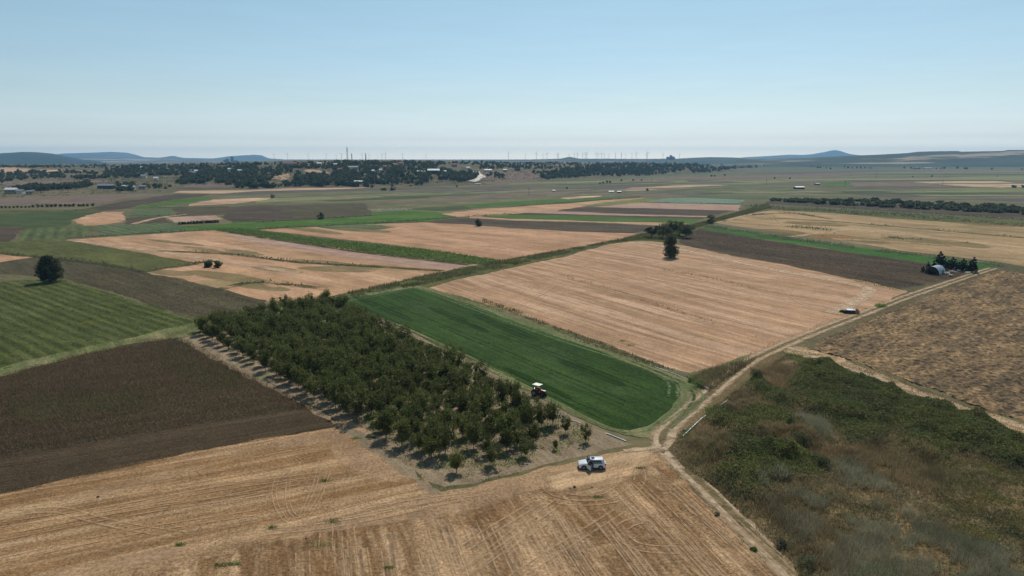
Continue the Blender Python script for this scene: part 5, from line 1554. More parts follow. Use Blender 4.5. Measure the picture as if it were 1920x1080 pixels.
grow('mixed_weeds', tkw, 30, M['leaf_grey'], (-0.05, 0.45), 0.09, kind='cards', zf=thz, world=True, mask=msk(BR, inv=True, thr=0.4, sd=12), rng=np.random.default_rng(7))
grow('mixed_weeds', tkw, 14, M['bramble'], (-0.05, 0.5), 0.1, kind='cards', zf=thz, world=True, mask=msk(BR, inv=True, thr=0.5, sd=14), rng=np.random.default_rng(8))
grow('mixed_weeds', tkw, 16, M['brownweed'], (0.1, 0.7), 0.03, zf=thz, world=True, mask=msk(BR, inv=True, thr=0.5, sd=16), rng=np.random.default_rng(9))
grow('green_weeds', [[(1470, 660), (1520, 672), (1560, 690), (1540, 694), (1490, 680)], [(1320, 765), (1345, 760), (1340, 775), (1325, 785)], [(1275, 808), (1300, 800), (1290, 822), (1270, 824)], [(1590, 1085), (1630, 1062), (1680, 1070), (1680, 1110), (1600, 1110)]],
     28, M['greenweed'], (0.1, 0.6), 0.12, kind='stand', zf=thz)
grow('dry_grass', tkw, 16, M['drygrass'], (0.1, 0.6), 0.03, zf=thz, world=True, mask=msk(BR, inv=True, thr=0.52, sc=2.5, sd=31), rng=np.random.default_rng(41))
grow('dry_grass', [[(1405, 690), (1450, 684), (1495, 702), (1478, 735), (1440, 735)], [(1440, 820), (1480, 806), (1540, 835), (1620, 850), (1560, 862), (1480, 850)], [(1290, 820), (1330, 800), (1350, 830), (1320, 842)]], 40, M['drygrass'], (0.3, 1.0), 0.03, zf=thz, mask=patchy(3, .42, 44))
# strip of dry weeds between wheel ruts and field, and along the road
side = catmull([P(*q) for q in road], 6)
rg = np.random.default_rng(61); pts = []
for i in range(len(side) - 1):
    a, b = side[i], side[i + 1]; L_ = (b - a).length; n_ = Vector((-(b - a).y, (b - a).x, 0)).normalized()
    for j in range(int(L_ * 16)):
        off = rg.choice([-1, 1]) * (2.0 + abs(rg.normal()) * 0.8) if rg.random() < 0.8 else rg.normal() * 0.25
        p_ = a.lerp(b, rg.random()) + n_ * off; pts.append((p_.x, p_.y, 0.02))
pts = np.array(pts); pts = pts[fbm(pts[:, 0] / 2.5, pts[:, 1] / 2.5, 9, 3) > 0.46]
V, F = blades(pts, rg.uniform(.1, .5, len(pts)), rg.uniform(.02, .06, len(pts)), rg, .5)
stuff('roadside_grass', V, F, 3, M['drygrass'])
V, F = cards(pts[::3] + np.array([0, 0, .12]), rg.uniform(.05, .16, len(pts[::3])), rg, .2, .5)
stuff('roadside_weeds', V, F, 4, M['leaf_grey'])

# distinct bushes of the thicket
tb = [(1648, 787, 1.3, .8, 'dark', 'dark upright little bush sticking up from the upper bramble cover'), (1500, 843, 1.5, 1.6, 'dark', 'dark bush in the gap between bramble mounds, right of the yellowish mound'),
      (1482, 808, 1.3, 1.0, 'dark', 'small dark bush at the right foot of the yellowish bramble mound'), (1592, 874, .8, .7, 'dark', 'tiny dark bush among brown weeds in the middle of the thicket'),
      (1467, 1028, .9, 1.0, 'grey', 'blue-grey bush beside the dirt road near the bottom of the frame'), (1413, 1032, .3, .5, 'green', 'small olive tuft on the field side of the dirt road'),
      (1345, 966, .4, .4, 'brown', 'narrow dark plant beside the dirt road below the junction'), (1512, 1065, 1.6, 1.4, 'grey', 'grey bush at the very bottom beside the dirt road'),
      (1308, 726, 1.3, 1.8, 'green', 'green bush beside the fallen white pipe at the corner of the green field'), (1297, 716, 1.1, 1.2, 'green', 'small green bush left of the fallen pipe at the corner of the green field'),
      (1420, 716, 1.5, 2.0, 'dark', 'dark green bush at the right edge of the dirt road in the upper thicket'), (1355, 830, .8, .6, 'grey', 'small bush on bare ground between the long pipe and the brambles'),
      (1606, 588, 1.6, 1.7, 'brown', 'dry tan and brown bush beside the dark hut'), (1580, 586, .8, 1.0, 'green', 'low green bush left of the dark hut'), (1650, 575, .7, 2.2, 'green', 'low green bush beside the track between hut and arched shed'),
      (1538, 880, 1.2, 1.5, 'dark', 'dark bush at the right tip of the big yellow-green bramble mound')]
mm = {'dark': M['leaf_dark'], 'grey': M['leaf_grey'], 'green': M['greenweed'], 'brown': M['brownweed']}
for k, (u, v, h, r, c, lab) in enumerate(tb):
    x, y = P(u, v)
    z = float(thz(np.array([x]), np.array([y]))[0]) * 0.8 if in_poly(np.array([x]), np.array([y]), tk)[0] else 0
    t = make_tree('bush', h, r, 0.02, 700 + k, 700, 0.1 if y < 200 else .16, mm[c], M['bark'], nclump=16, clump_r=0.4, trunk_r=0.03)
    t.location = (x, y, z); tag(t, lab, 'bush')

# ------------------------------------------------------------ built objects
def mbox(bm, c, s, rz=0.0, taper=1.0, rx=0.0):
    cx, cy, cz = c; sx, sy, sz = [q / 2 for q in s]
    R = Matrix.Rotation(rz, 3, 'Z') @ Matrix.Rotation(rx, 3, 'X')
    vs_ = []
    for z in (-1, 1):
        k = taper if z > 0 else 1
        for x, y in ((-1, -1), (1, -1), (1, 1), (-1, 1)):
            vs_.append(bm.verts.new(Vector(c) + R @ Vector((x * sx * k, y * sy * k, z * sz))))
    for f in ((3, 2, 1, 0), (4, 5, 6, 7), (0, 1, 5, 4), (1, 2, 6, 5), (2, 3, 7, 6), (3, 0, 4, 7)):
        bm.faces.new([vs_[i] for i in f])


def disc(bm, c, r, w, axis='Y', seg=20, r2=None):
    a = {'Y': Vector((0, 1, 0)), 'X': Vector((1, 0, 0)), 'Z': Vector((0, 0, 1))}[axis]
    tube(bm, Vector(c) - a * w / 2, Vector(c) + a * w / 2, r, r2 or r, seg)


def part(name, build, mat, parent, bevel=0.0, smooth_=False, seg=2):
    bm = bmesh.new(); build(bm)
    if bevel:
        bmesh.ops.bevel(bm, geom=list(bm.edges), offset=bevel, segments=seg, affect='EDGES', clamp_overlap=True)
    me = bpy.data.meshes.new(name); bm.to_mesh(me); bm.free()
    if smooth_:
        for p_ in me.polygons: p_.use_smooth = True
    return link(name, me, mat, parent)


M['white'] = plain('white_paint', L((215, 215, 218)), 0.25, 0.0, 0.6, 0.03)
M['glass'] = plain('dark_glass', L((28, 34, 44)), 0.06, 0.0, 0.9, 0.05)
M['black'] = plain('black_plastic', L((34, 34, 36)), 0.6)
M['rubber'] = plain('tyre_rubber', L((32, 32, 32)), 0.85)
M['rim'] = plain('wheel_metal', L((130, 132, 136)), 0.35, 0.8)
M['redlamp'] = plain('red_lamp', L((170, 30, 30)), 0.3)
M['lamp'] = plain('clear_lamp', L((200, 205, 210)), 0.15, 0.2)
M['red'] = plain('red_paint', L((150, 42, 46)), 0.35, 0, .5, .15)
M['cream'] = plain('cream_canopy_and_glare', L((232, 226, 208)), 0.6)  # canopy colour, also used for the painted glare on the tractor hood
M['iron'] = plain('dark_iron', L((58, 56, 56)), 0.6, 0.4, .5, .3)
M['steel'] = plain('galvanised_steel', L((176, 180, 186)), 0.45, 0.5, .5, .15)
M['pipe'] = plain('aluminium_pipe', L((206, 206, 206)), 0.4, 0.3, .5, .08)
M['whitewall'] = plain('white_wall', L((212, 206, 196)), 0.85, vary=.1)
M['stonewall'] = plain('stone_wall', L((150, 138, 124)), 0.9, vary=.2)
M['redroof'] = plain('red_tile_roof', L((140, 88, 74)), 0.85, vary=.2)
M['greyroof'] = plain('grey_sheet_roof', L((150, 150, 152)), 0.5, 0.3, vary=.15)
M['whiteroof'] = plain('white_sheet_roof', L((222, 222, 220)), 0.5, vary=.06)
M['darkwin'] = plain('dark_opening', L((40, 40, 44)), 0.5)
M['wood'] = plain('grey_wood', L((110, 96, 82)), 0.9, vary=.25)
M['turbine'] = plain('turbine_backlit_grey', L((170, 174, 180)), 0.5)  # white turbines greyed: shade of the backlit side put into the colour
M['seat'] = plain('black_seat', L((30, 30, 32)), 0.8)

# ---- white car
car = empty('parked_car', (*P(1109.5, 876.5), 0), math.pi)
tag(car, 'white compact SUV parked on the trampled stubble with its front doors open', 'car')


def car_body(bm):
    st_ = [(2.17, .64, .55, .42), (2.12, .75, .72, .32), (1.98, .84, .82, .26), (1.7, .93, .88, .24), (1.3, 1.01, .9, .24), (.95, 1.06, .91, .24), (.4, 1.02, .91, .24), (-.6, 1.02, .91, .24),
           (-1.4, 1.04, .91, .24), (-1.85, 1.04, .87, .28), (-2.08, 1.0, .8, .34), (-2.16, .88, .7, .45)]
    rings = []
    for x, zt, w, zb in st_:
        h = [(0, zt + .03), (w * .6, zt + .015), (w * .9, zt - .03), (w * .985, zt - .14), (w, zt - .35), (w, zb + .15), (w * .95, zb), (0, zb)]
        pts = h + [(-a, b) for a, b in h[-2:0:-1]]
        rings.append([bm.verts.new((x, a, b)) for a, b in pts])
    n = len(rings[0])
    for i in range(len(rings) - 1):
        for j in range(n):
            bm.faces.new((rings[i][j], rings[i][(j + 1) % n], rings[i + 1][(j + 1) % n], rings[i + 1][j]))
    bm.faces.new(rings[0][::-1]); bm.faces.new(rings[-1])


def loft_levels(bm, levels):
    rings = []
    for z, xf, xr, w, c in levels:      # rounded rectangle
        pts = [(xf, 0), (xf - .03, w * .55), (xf - c, w * .93), (xf - c * 2.2, w), (xr + c * 2.2, w), (xr + c, w * .94), (xr + .03, w * .6), (xr, 0)]
        pts = pts + [(a, -b) for a, b in pts[-2:0:-1]]
        rings.append([bm.verts.new((a, b, z)) for a, b in pts])
    n = len(rings[0])
    for i in range(len(rings) - 1):
        for j in range(n):
            bm.faces.new((rings[i][j], rings[i][(j + 1) % n], rings[i + 1][(j + 1) % n], rings[i + 1][j]))
    bm.faces.new(rings[0][::-1]); bm.faces.new(rings[-1])


body = part('body', car_body, M['white'], car, smooth_=True)
part('windows', lambda bm: loft_levels(bm, [(.98, 1.0, -2.02, .83, .1), (1.25, .62, -1.9, .76, .1), (1.5, .28, -1.72, .66, .1)]), M['glass'], car, smooth_=False)
part('roof', lambda bm: loft_levels(bm, [(1.5, .34, -1.78, .68, .1), (1.56, .26, -1.74, .66, .1), (1.6, .1, -1.6, .56, .12)]), M['white'], car, smooth_=True)


def pillars(bm):
    for s in (1, -1):
        tube(bm, (1.0, s * .8, 1.0), (.3, s * .66, 1.52), .022, .022, 5)
        for k in range(4): tube(bm, (-1.6 - .1 * k, s * (.83 - .01 * k), 1.0), (-1.42 - .08 * k, s * (.68 - .01 * k), 1.52), .055, .055, 5)


part('pillar', pillars, M['white'], car)
part('sunroof', lambda bm: mbox(bm, (-.15, 0, 1.61), (.5, .8, .012)), M['glass'], car)
part('roof_rail', lambda bm: [tube(bm, (.1, s * .6, 1.63), (-1.5, s * .58, 1.62), .02, .02, 5) for s in (1, -1)], M['black'], car)
part('lower_trim', lambda bm: [mbox(bm, (0, 0, .3), (4.26, 1.3, .18)), mbox(bm, (0, 0, .32), (1.7, 1.86, .14)), mbox(bm, (2.08, 0, .46), (.2, 1.3, .2)), mbox(bm, (-2.1, 0, .46), (.16, 1.36, .22))], M['black'], car, 0.02)
part('grille', lambda bm: mbox(bm, (2.16, 0, .68), (.05, .8, .14)), M['black'], car)
part('front_plate', lambda bm: mbox(bm, (2.2, 0, .5), (.02, .5, .11)), M['white'], car)
for s in (1, -1):
    part('headlight', lambda bm: mbox(bm, (2.04, s * .66, .78), (.2, .3, .12), -s * .35), M['lamp'], car, 0.02)
    part('tail_light', lambda bm: mbox(bm, (-2.03, s * .76, .86), (.2, .22, .2), s * .3), M['redlamp'], car, 0.02)
    part('mirror', lambda bm: mbox(bm, (.78, s * 1.0, 1.06), (.16, .22, .14)), M['white'], car, 0.03)
for x in (1.32, -1.3):
    for s in (1, -1):
        part('wheel_arch', lambda bm: disc(bm, (x, s * .885, .38), .43, .065), M['black'], car)
        w = part('wheel', lambda bm: disc(bm, (x, s * .84, .34), .34, .22, seg=24), M['rubber'], car, 0.03)
        part('rim', lambda bm: [disc(bm, (x, s * .955, .34), .07, .015)] + [mbox(bm, (x + .12 * math.cos(k * 1.2566), s * .953, .34 + .12 * math.sin(k * 1.2566)), (.06, .012, .06)) for k in range(5)] + [disc(bm, (x, s * .945, .34), .22, .02)], M['rim'], w)


def open_door(s, ang):
    d = empty('front_door', (.86, s * .9, 0), 0)
    me_b = bmesh.new()
    mbox(me_b, (-.52, 0, .66), (1.04, .07, .72))
    bmesh.ops.bevel(me_b, geom=list(me_b.edges), offset=.025, segments=2, affect='EDGES')
    me = bpy.data.meshes.new('front_door'); me_b.to_mesh(me); me_b.free()
    bpy.data.objects.remove(d)
    o = link('front_door', me, M['white'], car, (.86, s * .91, 0)); o.rotation_euler = (0, 0, s * -ang)
    part('door_lining', lambda bm: mbox(bm, (-.52, -s * .045, .66), (.9, .02, .56)), M['black'], o)
    part('door_window', lambda bm: mbox(bm, (-.56, -s * .03, 1.22), (.82, .015, .4), 0, .9, s * .22), M['glass'], o)
    part('door_shade_panel', lambda bm: mbox(bm, (.33, s * .905, .7), (1.0, .03, .74)), M['black'], car)  # black panel on the closed body stands for the shaded interior


open_door(1, 1.1); open_door(-1, 1.0)
part('front_seat', lambda bm: [mbox(bm, (.0, .38, .75), (.5, .5, .18)), mbox(bm, (-.3, .38, 1.05), (.14, .46, .6))], M['seat'], car, 0.04)


# ---- person (one continuous skinned body)
def person(loc, rz):
    J = {'pelvis': (0, 0, .93, .135), 'waist': (0, .01, 1.08, .12), 'chest': (0, .03, 1.3, .155), 'neckb': (0, .05, 1.44, .075), 'neck': (0, .07, 1.5, .055), 'head': (0, .09, 1.6, .085), 'crown': (0, .09, 1.7, .075)}
    for s, n in ((1, 'r'), (-1, 'l')):
        J['sh' + n] = (s * .17, .04, 1.39, .065)
        J['hip' + n] = (s * .09, 0, .86, .1)
        kn = (.11, .04, .47) if s > 0 else (.12, -.02, .47)
        J['kn' + n] = (s * kn[0], kn[1], kn[2], .062)
        J['an' + n] = (s * .12, -.03 if s > 0 else -.08, .09, .042)
        J['ball' + n] = (s * .13, .06 if s > 0 else .02, .04, .038)
        J['toe' + n] = (s * .135, .13 if s > 0 else .09, .03, .028)
    J['elr'] = (.3, .2, 1.22, .042); J['wrr'] = (.28, .42, 1.25, .03); J['par'] = (.28, .5, 1.26, .034)
    J['ell'] = (-.27, -.02, 1.13, .042); J['wrl'] = (-.24, .16, .98, .03); J['pal'] = (-.24, .23, .95, .034)
    E_ = [('pelvis', 'waist'), ('waist', 'chest'), ('chest', 'neckb'), ('neckb', 'neck'), ('neck', 'head'), ('head', 'crown')]
    for n in 'rl':
        E_ += [('chest', 'sh' + n), ('sh' + n, 'el' + n), ('el' + n, 'wr' + n), ('wr' + n, 'pa' + n), ('pelvis', 'hip' + n), ('hip' + n, 'kn' + n), ('kn' + n, 'an' + n), ('an' + n, 'ball' + n), ('ball' + n, 'toe' + n)]
        s = 1 if n == 'r' else -1
        px_, py_, pz_, _ = J['pa' + n]
        for k in range(4):
            o_ = (k - 1.5) * .02; ln = (.065, .08, .075, .055)[k]
            J[f'f{n}{k}'] = (px_ + o_, py_ + .04, pz_ - .005, .0095); J[f'g{n}{k}'] = (px_ + o_ * 1.1, py_ + .04 + ln * .6, pz_ - .03, .008)
            E_ += [('pa' + n, f'f{n}{k}'), (f'f{n}{k}', f'g{n}{k}')]
        J[f't{n}'] = (px_ - s * .045, py_ + .0, pz_ - .01, .01); J[f'u{n}'] = (px_ - s * .055, py_ + .04, pz_ - .025, .009)
        E_ += [('pa' + n, f't{n}'), (f't{n}', f'u{n}')]
    J['nose'] = (0, .185, 1.6, .018)
    E_ += [('head', 'nose')]
    for s, n in ((1, 'a'), (-1, 'b')):
        J['ear' + n] = (s * .095, .085, 1.6, .015); E_ += [('head', 'ear' + n)]
    names = list(J)
    me = bpy.data.meshes.new('person')
    me.from_pydata([J[n][:3] for n in names], [(names.index(a), names.index(b)) for a, b in E_], [])
    o = bpy.data.objects.new('person', me); COL.objects.link(o)
    sk = o.modifiers.new('skin', 'SKIN')
    for i, n in enumerate(names):
        v = me.skin_vertices[0].data[i]; v.radius = (J[n][3], J[n][3] * (.8 if n in ('chest', 'waist', 'pelvis') else 1)); v.use_root = (n == 'pelvis')
    o.modifiers.new('sub', 'SUBSURF').levels = 1
    dg = bpy.context.evaluated_depsgraph_get()
    me2 = bpy.data.meshes.new_from_object(o.evaluated_get(dg))
    bpy.data.objects.remove(o)
    me2.name = 'person'
    skin = plain('skin', L((176, 128, 102)), .6); top = plain('dark_shirt', L((44, 38, 40)), .9); tr = plain('pale_grey_trousers', L((168, 170, 184)), .9); shoe = plain('pale_shoes', L((190, 186, 180)), .8)
    hair = plain('dark_hair', L((52, 38, 30)), .8)
    me2.materials.clear()
    for m_ in (skin, top, tr, shoe): me2.materials.append(m_)
    for p_ in me2.polygons:
        c = p_.center; p_.use_smooth = True
        if c.z < .075: k = 3
        elif c.z < .98 and abs(c.x) < .2 and c.y < .13: k = 2
        elif c.z < 1.47 and (c.z > 1.12 and (abs(c.x) < .3 and c.y < .16) or abs(c.x) < .2): k = 1
        else: k = 0
        p_.material_index = k
    p = bpy.data.objects.new('person', me2); COL.objects.link(p)
    p.location = loc; p.rotation_euler = (0, 0, rz)

    def hairb(bm):
        bmesh.ops.create_icosphere(bm, subdivisions=2, radius=.105)
        for v in bm.verts:
            v.co = Vector((v.co.x * .95, v.co.y * 1.05 + .07, v.co.z * .95 + 1.66))
        bmesh.ops.delete(bm, geom=[v for v in bm.verts if v.co.y > .13 and v.co.z < 1.67], context='VERTS')
    part('hair', hairb, hair, p, smooth_=True)

    def eyes(bm):
        for s in (1, -1): disc(bm, (s * .032, .168, 1.625), .009, .02, 'Y', 8)
        mbox(bm, (0, .165, 1.555), (.045, .02, .008))
    part('face_detail', eyes, hair, p)
    return p


pp = person((*P(1108.5, 882), 0), math.radians(15))
tag(pp, 'person in dark top and pale trousers standing by the open door of the white car', 'person')

# ---- tractor
tx, ty = P(1011, 742)
tr = empty('tractor', (tx, ty, 0), math.radians(-38))
tag(tr, 'small red tractor with cream canopy and side mower between orchard and green field', 'tractor')


def wheel(x, s, r, w, y):
    o = part('wheel', lambda bm: [disc(bm, (x, s * y, r), r, w, seg=22)] + [mbox(bm, (x + (r + .01) * math.cos(k * .393), s * y, r + (r + .01) * math.sin(k * .393)), (.07, w * .9, .07), 0) for k in range(16)], M['rubber'], tr)
    part('rim', lambda bm: [disc(bm, (x, s * (y + w / 2 + .01), r), r * .55, .02), disc(bm, (x, s * (y + w / 2 + .03), r), r * .18, .04)], M['rim'], o)


for s in (1, -1):
    wheel(-.75, s, .68, .38, .72); wheel(1.1, s, .42, .25, .62)
    part('mudguard', lambda bm: [mbox(bm, (-.75 + .72 * math.cos(a), s * .7, .72 + .74 * math.sin(a)), (.3, .42, .04), 0) for a in (1.2, 1.57, 1.95)] + [mbox(bm, (-.72, s * .5, 1.3), (.9, .05, .35))], M['red'], tr, .01)
part('hood', lambda bm: [mbox(bm, (.95, 0, 1.08), (1.35, .52, .5), 0, .92)], M['red'], tr, .05)
part('hood_glare', lambda bm: mbox(bm, (.98, 0, 1.345), (1.2, .44, .035)), M['cream'], tr, .012)  # pale sheet stands in for the glare on the red hood
part('grille', lambda bm: [mbox(bm, (1.64, 0, .98), (.06, .46, .42)), mbox(bm, (1.72, 0, .6), (.25, .5, .3))], M['iron'], tr, .02)
part('chassis', lambda bm: [mbox(bm, (.3, 0, .62), (2.4, .34, .34)), mbox(bm, (1.1, 0, .42), (.14, 1.1, .12)), mbox(bm, (-.75, 0, .68), (.3, 1.2, .28))], M['iron'], tr, .02)
part('dashboard', lambda bm: mbox(bm, (.2, 0, 1.3), (.35, .6, .5), 0, .8), M['red'], tr, .05)
part('steering_wheel', lambda bm: [disc(bm, (-.02, 0, 1.6), .2, .03, 'Z', 14), tube(bm, (.1, 0, 1.35), (-.02, 0, 1.6), .02, .02)], M['black'], tr)
part('seat', lambda bm: [mbox(bm, (-.6, 0, 1.15), (.45, .5, .12)), mbox(bm, (-.82, 0, 1.4), (.1, .46, .45))], M['seat'], tr, .03)
part('headlight', lambda bm: [mbox(bm, (1.68, .15, 1.1), (.04, .12, .1)), mbox(bm, (1.68, -.15, 1.1), (.04, .12, .1))], M['lamp'], tr)
for x, s in ((.05, 1), (.05, -1), (-1.0, 1), (-1.0, -1)):
    part('canopy_post', lambda bm: tube(bm, (x, s * .5, .95), (x, s * .5, 2.3), .03, .03), M['iron'], tr)
part('canopy', lambda bm: mbox(bm, (-.45, 0, 2.34), (1.75, 1.45, .07)), M['cream'], tr, .025)
part('exhaust', lambda bm: tube(bm, (.75, .2, 1.3), (.75, .2, 2.0), .03, .03), M['iron'], tr)
part('mower_arm', lambda bm: [tube(bm, (-1.1, .1, .9), (-1.8, .75, 1.15), .07, .06), tube(bm, (-1.8, .75, 1.15), (-2.3, 1.15, .8), .06, .05), mbox(bm, (-1.3, 0, .7), (.5, .8, .35))], M['steel'], tr)
part('mower_head', lambda bm: mbox(bm, (-2.35, 1.25, .35), (.5, 1.0, .22), .6), M['iron'], tr, .03)


# ---- pipes
def pipe(pts, label, r=.1, z=.3, grp='irrigation pipes by the field corner', supports=True, name='irrigation_pipe', mat='pipe'):
    w = [Vector((*P(*q), z)) for q in pts]
    c = sum(w, Vector()) / len(w); c.z = 0
    root = empty(name, c)
    def b(bm):
        for a_, b_ in zip(w[:-1], w[1:]): tube(bm, a_ - c, b_ - c, r, r, 10)
        for q in w: tube(bm, q - c + Vector((0, 0, -.06)), q - c + Vector((0, 0, .06)), r * 1.25, r * 1.25, 10)
    part('tube', b, M[mat], root)
    if supports:
        part('support', lambda bm: [mbox(bm, (q - c) * 1.0 + Vector((0, 0, -z / 2 - r / 2)), (.15, .3, max(.05, z - r))) for q in w], M['wood'], root)
    tag(root, label, 'pipe', grp)


pipe([(1281, 820), (1303, 799), (1317, 786), (1330, 777.5)], 'long bent white pipe lying beside the dirt road next to the brambles')
pipe([(1343, 770), (1352, 762), (1364, 753)], 'short white pipe further up the dirt road, beyond the long bent pipe', .09)
pipe([(1305, 718), (1327, 731)], 'thick white pipe fallen beside the green bush at the field corner', .14, .25)
pipe([(1138, 814), (1172, 827.5)], 'white pipe lying between the green field and the car', .1, .12)
pipe([(1074, 789), (1087, 794)], 'short white pipe under the orchard edge by the green field', .07, .1)
pipe([(1040, 776), (1052, 782)], 'pale pipe piece half hidden by the last orchard trees', .09, .15)
pipe([(1828, 493), (1846, 493.5)], 'white pipe in the green strip right of the conifer row', .2, .4, grp='pipes of the right plain')
pipe([(1220, 686), (1260, 700), (1290, 712)], 'thin pale pipe along the bank between green field and stubble', .06, .12, supports=False)
pipe([(1329, 826), (1339, 817)], 'dry fallen branch lying on bare ground below the long pipe', .05, .12, grp=None, supports=False, name='fallen_branch', mat='wood')

for k, (u, v, h, lab) in enumerate([(1513, 690, 1.5, 'thick dark post standing at the top edge of the thicket'), (1496, 694, 1.1, 'thin weathered post left of the thick dark post'), (1504, 693, 1.0, 'short thin post just left of the thick dark post')]):
    r = .12 if k == 0 else .05
    o = part('fence_post', lambda bm: [tube(bm, (0, 0, -.1), (.05, 0, h), r, r * .8, 8), tube(bm, (.05, 0, h), (.05, 0, h + .04), r * .8, r * .3, 8)], M['wood'], None)
    o.location = base_xy(u, v); o.location.z = .5; tag(o, lab, 'post', 'posts at the top of the thicket')
for k, (u, v, s, lab) in enumerate([(1077, 914, .4, 'dark stone standing upright on the stubble below the car'), (1069, 916, .28, 'small dark stone left of the upright stone below the car'), (1110, 914, .3, 'dark stone on the stubble below the rear wheel of the car'), (1005, 1013 - 40, .3, 'small dark stone on the near stubble left of the turning circle'),
                                    (184, 932 - 0, .4, 'dark stone on the stubble below the dark field at left'), (574, 1010, .25, 'tiny dark stone beside the largest weed clump'), (1284, 808, .8, 'dark root stump at the lower end of the long white pipe')]):
    rg = np.random.default_rng(50 + k)
    def b(bm):
        bmesh.ops.create_icosphere(bm, subdivisions=2, radius=s * .5)
        for v_ in bm.verts:
            v_.co = v_.co * float(rg.uniform(.75, 1.2)); v_.co.z = v_.co.z * (1.1 if k == 0 else .6) + s * .2
    o = part('stone', b, M['iron'] if k != 6 else M['wood'], None); o.location = base_xy(u, v)
    if k == 6: o.name = 'root_stump'
    tag(o, lab, 'stone' if k != 6 else 'stump')

# ---- arched shed
sx, sy = P(1753, 513)
sh = empty('arched_shed', (sx, sy, 0), math.radians(38))
tag(sh, 'grey metal shed with round arched roof and open dark front beside the conifers', 'shed')


def arch(bm, r, t, l0, l1, hz=1.15):
    n = 16; rings = []
    for x in (l0, l1):
        for rad in (r, r - t):
            rings.append([bm.verts.new((x, rad * math.cos(math.pi * k / n), rad * math.sin(math.pi * k / n) * hz)) for k in range(n + 1)])
    a, b, c, d = rings
    for k in range(n):
        bm.faces.new((a[k], a[k + 1], c[k + 1], c[k])); bm.faces.new((b[k + 1], b[k], d[k], d[k + 1]))
        bm.faces.new((a[k + 1], a[k], b[k], b[k + 1])); bm.faces.new((c[k], c[k + 1], d[k + 1], d[k]))


part('roof', lambda bm: arch(bm, 2.9, .06, -3.4, 3.4), M['steel'], sh)
part('rib', lambda bm: [arch(bm, 2.95, .1, x, x + .08) for x in (-3.4, -1.7, 0, 1.7, 3.3)], M['greyroof'], sh)


def endwall(bm):
    n = 14
    f = [bm.verts.new((3.3, 2.8 * math.cos(math.pi * k / n), 2.8 * math.sin(math.pi * k / n) * 1.15)) for k in range(n + 1)]
    b_ = [bm.verts.new((3.2, v.co.y, v.co.z)) for v in f]
    bm.faces.new(f); bm.faces.new(b_[::-1])
    for k in range(n): bm.faces.new((f[k], b_[k], b_[k + 1], f[k + 1]))


part('back_wall', endwall, M['stonewall'], sh)
part('front_frame', lambda bm: [mbox(bm, (-3.2, 1.9, 1.0), (.15, .9, 2.0)), mbox(bm, (-3.2, -1.9, 1.0), (.15, .9, 2.0)), mbox(bm, (-3.2, 0, 2.5), (.15, 3.0, .6))], M['iron'], sh)
part('side_door', lambda bm: mbox(bm, (.4, -2.9, .9), (.8, .08, 1.7)), M['darkwin'], sh)
for k, (u, v, rz, lab) in enumerate([(1776, 514, .3, 'pile of pale boards right beside the arched shed'), (1787, 511, -.4, 'pile of pale boards between arched shed and conifers'), (1782, 518, .9, 'low grey heap in the weeds below the arched shed'), (1813, 513, .2, 'small pile of boards beside the track near the conifers'), (1797, 509, .5, 'slanted pale panel among the conifers right of the shed')]):
    rg = random.Random(k)
    o = part('board_pile', lambda bm: [mbox(bm, (rg.uniform(-.6, .6), rg.uniform(-.5, .5), .1 + .12 * i), (rg.uniform(1.4, 2.6), .3, .07), rg.uniform(-.5, .5)) for i in range(7)], M['whitewall'] if k != 2 else M['greyroof'], None)
    o.location = base_xy(u, v); o.rotation_euler = (0, 0, rz); tag(o, lab, 'boards', 'board piles around the arched shed')
# ---- dark hut by the track
hx, hy = P(1593, 587.5)
hut = empty('small_hut', (hx, hy, 0), math.radians(-8), .78)
tag(hut, 'low dark hut with pale flat roof standing by the track at the stubble corner', 'hut')
part('wall', lambda bm: mbox(bm, (.2, 0, .75), (2.9, 1.9, 1.5)), M['iron'], hut, .02)
part('roof', lambda bm: mbox(bm, (.3, 0, 1.56), (3.2, 2.2, .09), 0, 1, .05), M['steel'], hut)
part('lean_to', lambda bm: [mbox(bm, (-1.85, 0, 1.3), (1.2, 1.7, .07)), mbox(bm, (-2.35, -.7, .65), (.1, .1, 1.3)), mbox(bm, (-2.35, .7, .65), (.1, .1, 1.3)), mbox(bm, (-1.8, .4, .5), (1.0, .6, .9))], M['iron'], hut)
part('door', lambda bm: mbox(bm, (.6, -.97, .6), (.6, .04, 1.1)), M['darkwin'], hut)


# ---- houses and sheds
def house(u, v, w, d, h, rz, wall, roof, label, cat='house', name='house', group='buildings of the village ridge', pitch=.3, ridge=True, windows=True, lift=0.0):
    x, y, z = PT(u, v) if ridge else (*P(u, v), 0)
    o = empty(name, (x, y, z + lift), rz)
    tag(o, label, cat, group)
    part('wall', lambda bm: mbox(bm, (0, 0, h / 2 - .8), (w, d, h + 1.6)), M[wall], o)

    def rf(bm):
        e = .4; rh = d * pitch
        v_ = [bm.verts.new(q) for q in ((-w / 2 - e, -d / 2 - e, h), (w / 2 + e, -d / 2 - e, h), (w / 2 + e, d / 2 + e, h), (-w / 2 - e, d / 2 + e, h), (-w / 2 - e, 0, h + rh), (w / 2 + e, 0, h + rh))]
        for f in ((0, 1, 5, 4), (2, 3, 4, 5), (0, 4, 3), (1, 2, 5), (3, 2, 1, 0)): bm.faces.new([v_[i] for i in f])
    part('roof', rf, M[roof], o)
    if windows:
        n = max(1, int(w / 4))
        for k in range(min(n, 5)):
            part('window', lambda bm: mbox(bm, (-w / 2 + w * (k + .5) / n, -d / 2 - .04, h * .5), (1.2, .1, 1.2)), M['darkwin'], o)
    return o


